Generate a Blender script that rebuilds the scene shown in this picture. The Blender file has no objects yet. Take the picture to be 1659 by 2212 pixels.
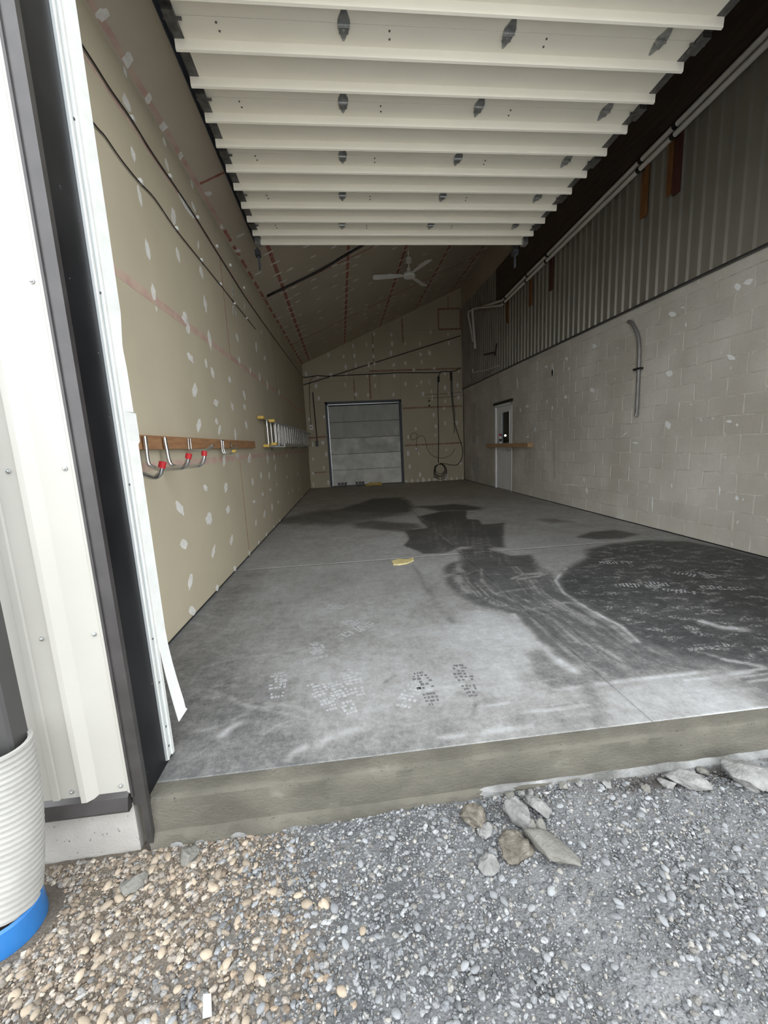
import bpy, bmesh, math, random
import numpy as np
from mathutils import Vector, Matrix, noise as mnoise

# ------------------------------------------------------------------ camera, sky, exposure
SC = bpy.context.scene
COL = SC.collection
W_PX, H_PX = 1659.0, 2212.0
CX, CY, F = 829.5, 1106.0, 874.534
CAM_Z = 1.27                                  # above the garage slab
R = np.array([[0.99324291, -0.10559507, -0.04814779],     # camera right
              [-0.06449418, -0.15731429, -0.98544037],    # camera down
              [0.0964833, 0.98188691, -0.16306157]])      # camera forward
cam_d = bpy.data.cameras.new('camera')
cam = bpy.data.objects.new('camera', cam_d)
COL.objects.link(cam)
cam_d.sensor_fit = 'VERTICAL'
cam_d.sensor_height = 36.0
cam_d.sensor_width = 36.0 * W_PX / H_PX
cam_d.lens = F / H_PX * 36.0
cam_d.clip_start = 0.02
cam_d.clip_end = 300
M = Matrix(((R[0][0], -R[1][0], -R[2][0], 0), (R[0][1], -R[1][1], -R[2][1], 0), (R[0][2], -R[1][2], -R[2][2], CAM_Z), (0, 0, 0, 1)))
cam.matrix_world = M
SC.camera = cam

world = bpy.data.worlds.new('overcast_sky')
SC.world = world
world.use_nodes = True
_bg = world.node_tree.nodes['Background']
_bg.inputs[0].default_value = (0.93, 0.965, 1.0, 1)
_bg.inputs[1].default_value = 1.0
SC.view_settings.view_transform = 'Standard'
SC.view_settings.look = 'None'
SC.view_settings.gamma = 1
SC.view_settings.use_curve_mapping = False
SC.view_settings.exposure = 2.3

random.seed(7)
rng = np.random.default_rng(7)

# ------------------------------------------------------------------ pixel -> place (a pixel gives a direction, the surface gives the distance)
def ray(px):
    return R.T @ np.array([(px[0] - CX) / F, (px[1] - CY) / F, 1.0])
def on_z(px, z=0.0):
    d = ray(px); t = (z - CAM_Z) / d[2]; return d * t + [0, 0, CAM_Z]
def on_x(px, x):
    d = ray(px); return d * (x / d[0]) + [0, 0, CAM_Z]
def on_y(px, y):
    d = ray(px); return d * (y / d[1]) + [0, 0, CAM_Z]
LW_SL = 0.24 / 11.9
def lw_x(y): return -1.26 + (y - 1.4) * LW_SL
def on_lw(px, off=0.0):                       # left drywall, offset into the room
    d = ray(px); t = (-1.26 - 1.4 * LW_SL + off) / (d[0] - LW_SL * d[1]); return d * t + [0, 0, CAM_Z]
CE_A, CE_B = 4.26, 0.425                      # sloped ceiling z = A + B x
def ce_z(x): return CE_A + CE_B * x
def on_ce(px, off=0.0):
    d = ray(px); t = (CE_A - off - CAM_Z) / (d[2] - CE_B * d[0]); return d * t + [0, 0, CAM_Z]
BACK_Y, RIGHT_X = 13.2, 4.07
FRONT_Y = 1.42

# ------------------------------------------------------------------ materials
def _lin(c): return tuple(c) + (1,) if len(c) == 3 else tuple(c)
def mat(name, c1, c2=None, scale=4.0, rough=0.7, metal=0.0, bump=0.0, bscale=60.0, detail=6, stretch=(1, 1, 1), c3=None, spots=None, objrand=0.0, spec=0.5):
    m = bpy.data.materials.new(name); m.use_nodes = True
    nt = m.node_tree; nd = nt.nodes; lk = nt.links
    b = nd['Principled BSDF']
    b.inputs['Roughness'].default_value = rough
    b.inputs['Metallic'].default_value = metal
    b.inputs['Specular IOR Level'].default_value = spec
    geo = nd.new('ShaderNodeNewGeometry')
    mp = nd.new('ShaderNodeMapping'); mp.inputs['Scale'].default_value = stretch
    lk.new(geo.outputs['Position'], mp.inputs[0])
    if c2 is None: c2 = tuple(x * 0.88 for x in c1)
    n = nd.new('ShaderNodeTexNoise'); n.inputs['Scale'].default_value = scale; n.inputs['Detail'].default_value = detail
    lk.new(mp.outputs[0], n.inputs['Vector'])
    cr = nd.new('ShaderNodeValToRGB')
    cr.color_ramp.elements[0].position = 0.35; cr.color_ramp.elements[0].color = _lin(c2)
    cr.color_ramp.elements[1].position = 0.65; cr.color_ramp.elements[1].color = _lin(c1)
    if c3 is not None:
        e = cr.color_ramp.elements.new(0.78); e.color = _lin(c3)
    lk.new(n.outputs['Fac'], cr.inputs[0])
    out = cr.outputs[0]
    if objrand > 0:
        oi = nd.new('ShaderNodeObjectInfo')
        mr = nd.new('ShaderNodeMapRange'); mr.inputs[3].default_value = 1 - objrand; mr.inputs[4].default_value = 1 + objrand
        lk.new(oi.outputs['Random'], mr.inputs[0])
        mx = nd.new('ShaderNodeVectorMath'); mx.operation = 'SCALE'
        lk.new(out, mx.inputs[0]); lk.new(mr.outputs[0], mx.inputs['Scale']); out = mx.outputs[0]
    if spots is not None:                     # (colour, scale, threshold)
        v = nd.new('ShaderNodeTexNoise'); v.inputs['Scale'].default_value = spots[1]; v.inputs['Detail'].default_value = 3
        lk.new(mp.outputs[0], v.inputs['Vector'])
        r2 = nd.new('ShaderNodeMapRange'); r2.inputs[1].default_value = spots[2]; r2.inputs[2].default_value = spots[2] + 0.04
        lk.new(v.outputs['Fac'], r2.inputs[0])
        mx = nd.new('ShaderNodeMix'); mx.data_type = 'RGBA'
        lk.new(r2.outputs[0], mx.inputs[0]); lk.new(out, mx.inputs[6]); mx.inputs[7].default_value = _lin(spots[0]); out = mx.outputs[2]
    lk.new(out, b.inputs['Base Color'])
    if bump > 0:
        n2 = nd.new('ShaderNodeTexNoise'); n2.inputs['Scale'].default_value = bscale; n2.inputs['Detail'].default_value = 5
        lk.new(mp.outputs[0], n2.inputs['Vector'])
        bp = nd.new('ShaderNodeBump'); bp.inputs['Strength'].default_value = bump; bp.inputs['Distance'].default_value = 0.01
        lk.new(n2.outputs['Fac'], bp.inputs['Height']); lk.new(bp.outputs[0], b.inputs['Normal'])
    return m
def attr_mat(name, attr, rough=0.85, bump=0.3, bscale=90, var=0.25, vscale=40):
    m = bpy.data.materials.new(name); m.use_nodes = True
    nt = m.node_tree; nd = nt.nodes; lk = nt.links; b = nd['Principled BSDF']
    b.inputs['Roughness'].default_value = rough; b.inputs['Specular IOR Level'].default_value = 0.3
    a = nd.new('ShaderNodeAttribute'); a.attribute_name = attr
    n = nd.new('ShaderNodeTexNoise'); n.inputs['Scale'].default_value = vscale; n.inputs['Detail'].default_value = 6
    geo = nd.new('ShaderNodeNewGeometry'); lk.new(geo.outputs['Position'], n.inputs['Vector'])
    mr = nd.new('ShaderNodeMapRange'); mr.inputs[1].default_value = 0.3; mr.inputs[2].default_value = 0.7
    mr.inputs[3].default_value = 1 - var; mr.inputs[4].default_value = 1 + var
    lk.new(n.outputs['Fac'], mr.inputs[0])
    mx = nd.new('ShaderNodeVectorMath'); mx.operation = 'SCALE'
    lk.new(a.outputs['Color'], mx.inputs[0]); lk.new(mr.outputs[0], mx.inputs['Scale'])
    lk.new(mx.outputs[0], b.inputs['Base Color'])
    n2 = nd.new('ShaderNodeTexNoise'); n2.inputs['Scale'].default_value = bscale; n2.inputs['Detail'].default_value = 6
    lk.new(geo.outputs['Position'], n2.inputs['Vector'])
    bp = nd.new('ShaderNodeBump'); bp.inputs['Strength'].default_value = bump; bp.inputs['Distance'].default_value = 0.01
    lk.new(n2.outputs['Fac'], bp.inputs['Height']); lk.new(bp.outputs[0], b.inputs['Normal'])
    return m
MT = {}
MT['drywall'] = mat('drywall_paper', (0.525, 0.465, 0.342), (0.485, 0.43, 0.315), 1.6, 0.9, bump=0.05, bscale=200, spec=0.2)
MT['drywall_ceiling'] = mat('ceiling_drywall_paper', (0.54, 0.47, 0.375), (0.49, 0.425, 0.335), 1.2, 0.9, spec=0.2)
MT['gap'] = mat('dark_gap', (0.02, 0.02, 0.02), rough=0.95)
MT['compound'] = mat('joint_compound', (0.80, 0.785, 0.74), (0.70, 0.68, 0.625), 30, 0.9, bump=0.2, bscale=150, spec=0.2)
MT['bright_paint'] = mat('white_paint', (0.93, 0.93, 0.91), (0.86, 0.86, 0.84), 30, 0.7)
MT['stain'] = mat('rust_stain', (0.50, 0.45, 0.365), (0.56, 0.52, 0.44), 12, 0.95, spec=0.2)
MT['pink'] = mat('pink_seam', (0.50, 0.33, 0.28), (0.56, 0.43, 0.34), 9, 0.9, spec=0.2)
MT['red'] = mat('red_seam', (0.30, 0.10, 0.085), (0.42, 0.22, 0.17), 14, 0.9, spec=0.2)
MT['block'] = mat('concrete_block', (0.66, 0.63, 0.56), (0.53, 0.495, 0.425), 1.5, 0.95, bump=0.6, bscale=120, objrand=0.035, c3=(0.72, 0.69, 0.62), spec=0.2, detail=9, spots=((0.76, 0.74, 0.69), 17, 0.69), stretch=(1, 1, 0.7))
MT['block_stain'] = mat('painted_block', (0.55, 0.53, 0.49), (0.47, 0.45, 0.41), 8, 0.95, bump=0.4, bscale=120, spec=0.2)
MT['mortar'] = mat('mortar', (0.74, 0.70, 0.63), (0.48, 0.45, 0.39), 7, 0.95, bump=0.5, bscale=150, spec=0.2)
MT['rib_metal'] = mat('ribbed_metal', (0.30, 0.275, 0.23), (0.25, 0.23, 0.19), 2.5, 0.42, 0.2, stretch=(1, 1, 0.3))
MT['white_door'] = mat('white_door_steel', (0.90, 0.855, 0.735), (0.87, 0.825, 0.71), 3, 0.45)
MT['galv'] = mat('galvanised_steel', (0.50, 0.51, 0.50), (0.33, 0.34, 0.34), 25, 0.36, 0.8)
MT['dark_galv'] = mat('dull_steel', (0.16, 0.16, 0.155), (0.10, 0.10, 0.10), 25, 0.42, 0.7)
MT['track'] = mat('track_steel', (0.15, 0.16, 0.185), (0.10, 0.108, 0.125), 8, 0.45, 0.4)
MT['siding'] = mat('white_siding', (0.37, 0.36, 0.325), (0.35, 0.34, 0.305), 3, 0.38)
MT['dark_trim'] = mat('dark_brown_trim', (0.046, 0.042, 0.041), (0.034, 0.031, 0.03), 12, 0.32, spots=((0.3, 0.3, 0.3), 55, 0.76))
MT['black_jamb'] = mat('black_jamb', (0.010, 0.010, 0.011), (0.006, 0.006, 0.007), 6, 0.4, spots=((0.25, 0.25, 0.25), 60, 0.74), spec=0.22)
MT['vinyl'] = mat('white_vinyl', (0.60, 0.61, 0.585), (0.54, 0.55, 0.52), 18, 0.45)
MT['alu'] = mat('aluminium_retainer', (0.66, 0.69, 0.69), (0.55, 0.58, 0.58), 40, 0.4, 0.55, stretch=(1, 1, 0.05))
MT['foundation'] = mat('foundation_concrete', (0.35, 0.335, 0.31), (0.30, 0.285, 0.26), 9, 0.95, bump=0.25, bscale=90, spots=((0.15, 0.145, 0.135), 60, 0.68))
MT['slab_edge'] = mat('slab_edge_concrete', (0.108, 0.10, 0.079), (0.068, 0.063, 0.049), 5.5, 0.92, bump=0.4, bscale=70, c3=(0.19, 0.18, 0.15), spots=((0.03, 0.03, 0.028), 110, 0.67), stretch=(0.8, 1, 1.5))
MT['wood'] = mat('timber', (0.38, 0.20, 0.09), (0.27, 0.135, 0.06), 7, 0.8, bump=0.3, bscale=40, stretch=(6, 0.7, 6), spots=((0.07, 0.035, 0.02), 16, 0.71))
MT['wood_light'] = mat('pale_timber', (0.50, 0.32, 0.17), (0.42, 0.26, 0.13), 7, 0.8, stretch=(6, 0.7, 6))
MT['wood_orange'] = mat('orange_timber', (0.24, 0.105, 0.028), (0.17, 0.07, 0.02), 5, 0.8, stretch=(6, 6, 0.7))
MT['wood_red'] = mat('red_timber', (0.10, 0.03, 0.018), (0.07, 0.02, 0.012), 5, 0.8, stretch=(6, 6, 0.7))
MT['fascia'] = mat('dark_brown_board', (0.085, 0.06, 0.042), (0.06, 0.043, 0.03), 4, 0.85, stretch=(6, 0.6, 6))
MT['dull_red'] = mat('dull_red_seam', (0.27, 0.145, 0.11), (0.40, 0.28, 0.21), 16, 0.9, spec=0.2)
MT['red_cap'] = mat('red_rubber', (0.45, 0.015, 0.02), rough=0.5)
MT['yellow'] = mat('yellow_plastic', (0.68, 0.46, 0.09), rough=0.5)
MT['yellow_pale'] = mat('pale_yellow', (0.72, 0.62, 0.32), (0.6, 0.5, 0.22), 20, 0.7)
MT['cable'] = mat('black_cable', (0.022, 0.018, 0.018), rough=0.6)
MT['brown_cable'] = mat('brown_cable', (0.07, 0.05, 0.04), rough=0.6)
MT['pvc'] = mat('white_pvc', (0.82, 0.78, 0.71), (0.74, 0.70, 0.64), 5, 0.35)
MT['white_plastic'] = mat('white_plastic', (0.85, 0.84, 0.8), rough=0.45)
MT['black_plastic'] = mat('black_plastic', (0.015, 0.015, 0.015), rough=0.5)
MT['chrome'] = mat('zinc_tube', (0.60, 0.60, 0.59), (0.5, 0.5, 0.49), 12, 0.25, 0.95)
MT['ladder'] = mat('aluminium_ladder', (0.72, 0.71, 0.68), (0.56, 0.55, 0.52), 20, 0.32, 0.85)
MT['old_door'] = mat('dusty_grey_door', (0.50, 0.50, 0.455), (0.42, 0.42, 0.385), 4.5, 0.85, stretch=(1, 1, 0.45), c3=(0.80, 0.79, 0.73), detail=8)
MT['mid_door'] = mat('dustier_grey_door', (0.66, 0.65, 0.60), (0.44, 0.44, 0.40), 3.5, 0.85, c3=(0.80, 0.79, 0.73), detail=8)
MT['dusty_door'] = mat('dust_coated_door', (0.80, 0.79, 0.73), (0.60, 0.595, 0.55), 3.5, 0.88, c3=(0.86, 0.85, 0.79), detail=8)
MT['door_frame'] = mat('dark_door_frame', (0.05, 0.055, 0.06), rough=0.5, metal=0.3)
MT['man_door'] = mat('grey_white_door', (0.86, 0.86, 0.85), (0.80, 0.80, 0.79), 3, 0.5)
MT['glass'] = mat('dark_glass', (0.012, 0.015, 0.018), rough=0.06)
MT['hose'] = mat('white_hose', (0.34, 0.332, 0.308), (0.30, 0.292, 0.272), 14, 0.5)
MT['blue'] = mat('blue_collar', (0.022, 0.14, 0.38), (0.02, 0.12, 0.33), 14, 0.35)
MT['downspout'] = mat('dark_downspout', (0.05, 0.048, 0.047), rough=0.45)
MT['conduit'] = mat('grey_conduit', (0.30, 0.285, 0.28), (0.24, 0.225, 0.22), 8, 0.5, 0.4)
MT['fan'] = mat('white_fan_enamel', (0.85, 0.83, 0.78), rough=0.45)
MT['paper'] = mat('white_paper', (0.6, 0.6, 0.59), rough=0.8)
MT['shoe_print'] = mat('dust_print', (0.37, 0.375, 0.38), (0.30, 0.303, 0.305), 40, 0.95, spec=0.1)
MT['dark_print'] = mat('dark_print', (0.10, 0.10, 0.10), (0.13, 0.13, 0.13), 40, 0.9, spec=0.2)
MT['gravel'] = attr_mat('gravel_stone', 'tint', var=0.3, bump=0.6, bscale=170, vscale=130)
MT['chunk_grey'] = mat('broken_concrete', (0.24, 0.24, 0.23), (0.16, 0.16, 0.152), 22, 0.95, bump=0.7, bscale=80, c3=(0.36, 0.36, 0.35), detail=8, spec=0.2)
MT['chunk_tan'] = mat('tan_rubble', (0.165, 0.148, 0.122), (0.095, 0.084, 0.068), 34, 0.95, bump=0.8, bscale=80, c3=(0.27, 0.25, 0.215), detail=8, spec=0.2)
MT['chunk_dark'] = mat('slab_offcut', (0.19, 0.185, 0.165), (0.14, 0.135, 0.12), 12, 0.95, bump=0.6, bscale=80, spec=0.2)
MT['pebble_tan'] = mat('tan_pebble', (0.31, 0.26, 0.2), (0.26, 0.215, 0.16), 30, 0.85, objrand=0.3, bump=0.2, bscale=150, spec=0.3)
MT['pebble_grey'] = mat('grey_pebble', (0.21, 0.218, 0.222), (0.165, 0.172, 0.177), 30, 0.85, objrand=0.3, bump=0.2, bscale=150, spec=0.3)
def emit(name, c, s):
    m = bpy.data.materials.new(name); m.use_nodes = True
    b = m.node_tree.nodes['Principled BSDF']
    b.inputs['Base Color'].default_value = _lin(c); b.inputs['Emission Color'].default_value = _lin(c); b.inputs['Emission Strength'].default_value = s
    return m
MT['bulb'] = emit('lit_bulb', (1.0, 0.75, 0.45), 9.0)

# ------------------------------------------------------------------ mesh helpers
WM = {}
def tag(o, label=None, cat=None, group=None, kind=None):
    if label: o['label'] = label
    if cat: o['category'] = cat
    if group: o['group'] = group
    if kind: o['kind'] = kind
    return o
def empty(name, loc, label=None, cat=None, group=None, kind=None, rot=0.0):
    o = bpy.data.objects.new(name, None); COL.objects.link(o)
    o.empty_display_size = 0.1
    m = Matrix.Translation(Vector([float(x) for x in loc])) @ Matrix.Rotation(rot, 4, 'Z')
    o.matrix_world = m; WM[o.name] = m
    return tag(o, label, cat, group, kind)
class MB:
    def __init__(s): s.v = []; s.f = []
    def add(s, vs, fs):
        n = len(s.v); s.v += [tuple(float(c) for c in v) for v in vs]; s.f += [tuple(i + n for i in f) for f in fs]; return s
    def box(s, a, b, M=None):
        x0, y0, z0 = a; x1, y1, z1 = b
        vs = [(x0, y0, z0), (x1, y0, z0), (x1, y1, z0), (x0, y1, z0), (x0, y0, z1), (x1, y0, z1), (x1, y1, z1), (x0, y1, z1)]
        if M is not None: vs = [M @ Vector(v) for v in vs]
        return s.add(vs, [(0, 3, 2, 1), (4, 5, 6, 7), (0, 1, 5, 4), (1, 2, 6, 5), (2, 3, 7, 6), (3, 0, 4, 7)])
    def cbox(s, a, b, c):                     # box with chamfered edges
        x0, y0, z0 = a; x1, y1, z1 = b
        X = (x0, x0 + c, x1 - c, x1); Y = (y0, y0 + c, y1 - c, y1); Z = (z0, z0 + c, z1 - c, z1)
        bm = bmesh.new(); ps = []
        for i in (0, 1):
            for j in (0, 1):
                for k in (0, 1):
                    ps.append((X[0 if i == 0 else 3], Y[1 + j], Z[1 + k])); ps.append((X[1 + i], Y[0 if j == 0 else 3], Z[1 + k])); ps.append((X[1 + i], Y[1 + j], Z[0 if k == 0 else 3]))
        for p in ps: bm.verts.new(p)
        bmesh.ops.convex_hull(bm, input=bm.verts)
        bm.verts.index_update()
        s.add([v.co for v in bm.verts], [[v.index for v in f.verts] for f in bm.faces]); bm.free(); return s
    def tube(s, pts, r, n=10, caps=True, closed=False):
        pts = [Vector([float(c) for c in p]) for p in pts]; N = len(pts)
        rs = r if isinstance(r, (list, tuple)) else [r] * N
        base = len(s.v); prev = None
        for i, p in enumerate(pts):
            if closed: t = pts[(i + 1) % N] - pts[i - 1]
            else: t = pts[min(i + 1, N - 1)] - pts[max(i - 1, 0)]
            if t.length < 1e-9: t = Vector((0, 0, 1))
            t.normalize()
            if prev is None:
                up = Vector((0, 0, 1)) if abs(t.z) < 0.9 else Vector((1, 0, 0))
                a = t.cross(up).normalized()
            else:
                a = (prev - t * prev.dot(t)); a = a.normalized() if a.length > 1e-6 else t.orthogonal().normalized()
            prev = a; b = t.cross(a)
            for k in range(n):
                an = 2 * math.pi * k / n
                s.v.append(tuple(p + (a * math.cos(an) + b * math.sin(an)) * rs[i]))
        for i in range(N if closed else N - 1):
            j = (i + 1) % N
            for k in range(n):
                l = (k + 1) % n
                s.f.append((base + i * n + k, base + i * n + l, base + j * n + l, base + j * n + k))
        if caps and not closed:
            s.f.append(tuple(base + k for k in range(n - 1, -1, -1))); s.f.append(tuple(base + (N - 1) * n + k for k in range(n)))
        return s
    def prism(s, poly, d):                    # planar polygon (3-D points) extruded by vector d
        poly = [np.array(p, float) for p in poly]; d = np.array(d, float); n = len(poly)
        return s.add(poly + [p + d for p in poly], [tuple(range(n - 1, -1, -1)), tuple(range(n, 2 * n))] + [(i, (i + 1) % n, n + (i + 1) % n, n + i) for i in range(n)])
    def lathe(s, c, prof, n=20, axis=None, caps=True):     # prof: (radius, height along axis)
        ax = Vector(axis).normalized() if axis else Vector((0, 0, 1))
        a = ax.orthogonal().normalized(); b = ax.cross(a); c = Vector([float(q) for q in c]); base = len(s.v)
        for r, h in prof:
            for k in range(n):
                an = 2 * math.pi * k / n; s.v.append(tuple(c + ax * h + (a * math.cos(an) + b * math.sin(an)) * r))
        for i in range(len(prof) - 1):
            for k in range(n):
                l = (k + 1) % n; s.f.append((base + i * n + k, base + i * n + l, base + (i + 1) * n + l, base + (i + 1) * n + k))
        if caps:
            s.f.append(tuple(base + k for k in range(n - 1, -1, -1))); s.f.append(tuple(base + (len(prof) - 1) * n + k for k in range(n)))
        return s
    def build(s, name, m, parent=None, smooth=False, local=False, origin=None):
        vs = s.v
        me = bpy.data.meshes.new(name)
        o = bpy.data.objects.new(name, me); COL.objects.link(o)
        if parent is not None:
            o.parent = parent
            if not local:
                inv = WM[parent.name].inverted(); vs = [inv @ Vector(v) for v in vs]
            WM[o.name] = WM[parent.name].copy()
        else:
            if origin is None:
                a = np.array(vs); origin = (a[:, 0].mean(), a[:, 1].mean(), a[:, 2].min())
            T = Matrix.Translation(Vector([float(q) for q in origin])); o.matrix_world = T; WM[o.name] = T
            vs = [(v[0] - origin[0], v[1] - origin[1], v[2] - origin[2]) for v in vs]
        me.from_pydata([tuple(v) for v in vs], [], s.f)
        me.materials.append(MT[m] if isinstance(m, str) else m)
        if smooth:
            me.polygons.foreach_set('use_smooth', [True] * len(me.polygons))
            if smooth == 'auto':
                bm = bmesh.new(); bm.from_mesh(me)
                for e in bm.edges:
                    if len(e.link_faces) == 2 and e.calc_face_angle(0) > math.radians(38): e.smooth = False
                bm.to_mesh(me); bm.free()
        me.update()
        return o
def inst(proto, parent, loc, name=None, rot=None, scale=None, m=None):   # copy sharing mesh data
    c = proto.copy(); COL.objects.link(c); c.parent = parent
    c.matrix_parent_inverse = Matrix.Identity(4)
    c.location = [float(q) for q in loc]
    if rot is not None: c.rotation_euler = rot
    if scale is not None: c.scale = scale
    if name: c.name = name
    return c
def curve(pts, k=6):                          # Catmull-Rom through points
    P = [np.array(p, float) for p in pts]; P = [2 * P[0] - P[1]] + P + [2 * P[-1] - P[-2]]; out = []
    for i in range(1, len(P) - 2):
        for j in range(k):
            t = j / k; a, b, c, d = P[i - 1:i + 3]
            out.append(0.5 * ((2 * b) + (c - a) * t + (2 * a - 5 * b + 4 * c - d) * t * t + (3 * b - a - 3 * c + d) * t ** 3))
    out.append(P[-2]); return out

# ------------------------------------------------------------------ FLOOR
floor = MB().box((-1.6, FRONT_Y + 0.02, -0.5), (4.3, 13.5, -0.03)).build('floor', 'slab_edge')
tag(floor, 'grey dusty concrete garage floor slab with swept dark patches', 'floor', kind='structure')

def floor_material():
    m = bpy.data.materials.new('dusty_concrete'); m.use_nodes = True
    nt = m.node_tree; nd = nt.nodes; lk = nt.links; b = nd['Principled BSDF']
    geo = nd.new('ShaderNodeNewGeometry'); P = geo.outputs['Position']
    a = nd.new('ShaderNodeAttribute'); a.attribute_name = 'dust'
    c = nd.new('ShaderNodeAttribute'); c.attribute_name = 'crackle'
    w = nd.new('ShaderNodeAttribute'); w.attribute_name = 'warm'
    def noise(scale, detail=6, st=(1, 1, 1), rot=0):
        mp = nd.new('ShaderNodeMapping'); mp.inputs['Scale'].default_value = st; mp.inputs['Rotation'].default_value = (0, 0, rot)
        lk.new(P, mp.inputs[0])
        n = nd.new('ShaderNodeTexNoise'); n.inputs['Scale'].default_value = scale; n.inputs['Detail'].default_value = detail
        n.inputs['Roughness'].default_value = 0.65
        lk.new(mp.outputs[0], n.inputs['Vector']); return n.outputs['Fac']
    def math_(op, x, y):
        k = nd.new('ShaderNodeMath'); k.operation = op
        for i, q in enumerate((x, y)):
            if isinstance(q, (int, float)): k.inputs[i].default_value = q
            else: lk.new(q, k.inputs[i])
        return k.outputs[0]
    n1 = noise(2.2, 8); n2 = noise(14, 8); n3 = noise(150, 4); n4 = noise(7, 8, (1, 3, 1), 0.8); n5 = noise(6, 8, (3, 1, 1), 0.6); n7 = noise(45, 5)
    s = math_('MULTIPLY', math_('SUBTRACT', n1, 0.5), 0.46)
    s = math_('ADD', s, math_('MULTIPLY', math_('SUBTRACT', n2, 0.5), 0.34))
    s = math_('ADD', s, math_('MULTIPLY', math_('SUBTRACT', n3, 0.5), 0.34))
    s = math_('ADD', s, math_('MULTIPLY', math_('SUBTRACT', n4, 0.5), 0.22))
    s = math_('ADD', s, math_('MULTIPLY', math_('SUBTRACT', n5, 0.5), 0.20))
    s = math_('ADD', s, math_('MULTIPLY', math_('SUBTRACT', n7, 0.5), 0.34))
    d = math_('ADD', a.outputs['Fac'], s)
    # dried crackle left by boots in the dark wet area
    v = nd.new('ShaderNodeTexVoronoi'); v.feature = 'DISTANCE_TO_EDGE'; v.inputs['Scale'].default_value = 34
    lk.new(P, v.inputs['Vector'])
    r = nd.new('ShaderNodeMapRange'); r.inputs[1].default_value = 0.05; r.inputs[2].default_value = 0.12; r.inputs[3].default_value = 0; r.inputs[4].default_value = 1
    lk.new(v.outputs['Distance'], r.inputs[0])
    n6 = noise(7, 4, (1, 1.6, 1)); r6 = nd.new('ShaderNodeMapRange'); r6.inputs[1].default_value = 0.50; r6.inputs[2].default_value = 0.62
    lk.new(n6, r6.inputs[0])
    k = math_('MULTIPLY', math_('MULTIPLY', r.outputs[0], r6.outputs[0]), math_('MULTIPLY', c.outputs['Fac'], 0.42))
    d = math_('ADD', d, k)
    cr = nd.new('ShaderNodeValToRGB'); E = cr.color_ramp.elements
    E[0].position = 0.08; E[0].color = (0.045, 0.047, 0.048, 1)
    E[1].position = 1.0; E[1].color = (0.50, 0.52, 0.54, 1)
    for p, q in ((0.3, (0.105, 0.106, 0.104, 1)), (0.5, (0.215, 0.213, 0.205, 1)), (0.72, (0.32, 0.325, 0.325, 1))):
        e = E.new(p); e.color = q
    lk.new(d, cr.inputs[0])
    tint = nd.new('ShaderNodeMix'); tint.data_type = 'RGBA'; tint.blend_type = 'MULTIPLY'
    lk.new(w.outputs['Fac'], tint.inputs[0]); lk.new(cr.outputs[0], tint.inputs[6]); tint.inputs[7].default_value = (1.0, 0.9, 0.76, 1)
    lk.new(tint.outputs[2], b.inputs['Base Color'])
    rr = nd.new('ShaderNodeMapRange'); rr.inputs[3].default_value = 0.55; rr.inputs[4].default_value = 0.95
    lk.new(d, rr.inputs[0]); lk.new(rr.outputs[0], b.inputs['Roughness'])
    b.inputs['Specular IOR Level'].default_value = 0.35
    bp = nd.new('ShaderNodeBump'); bp.inputs['Strength'].default_value = 0.18; bp.inputs['Distance'].default_value = 0.004
    lk.new(n3, bp.inputs['Height']); lk.new(bp.outputs[0], b.inputs['Normal'])
    return m
MT['floor'] = floor_material()

def seg_dist(P, poly, closed=True):
    A = np.array(poly)[:, :2]; n = len(A); best = np.full(len(P), 1e9)
    for i in range(n if closed else n - 1):
        a = A[i]; b = A[(i + 1) % n]; ab = b - a
        t = np.clip(((P - a) @ ab) / max(ab @ ab, 1e-12), 0, 1)
        best = np.minimum(best, np.linalg.norm(P - (a + t[:, None] * ab), axis=1))
    return best
def inside(P, poly):
    A = np.array(poly)[:, :2]; n = len(A); c = np.zeros(len(P), bool)
    for i in range(n):
        a = A[i]; b = A[(i + 1) % n]
        cond = ((a[1] > P[:, 1]) != (b[1] > P[:, 1]))
        xi = (b[0] - a[0]) * (P[:, 1] - a[1]) / (b[1] - a[1] + 1e-15) + a[0]
        c ^= cond & (P[:, 0] < xi)
    return c
def sdf(P, poly):
    d = seg_dist(P, poly); return np.where(inside(P, poly), -d, d)
def c6(*pts): return [on_z((850 + x / 2.0507, 1050 + y / 2.05)) for x, y in pts]
def c5(*pts): return [on_z((350 + x / 2.212, 1050 + y / 2.212)) for x, y in pts]
def fpx(*pts): return [on_z(p) for p in pts]
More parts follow.
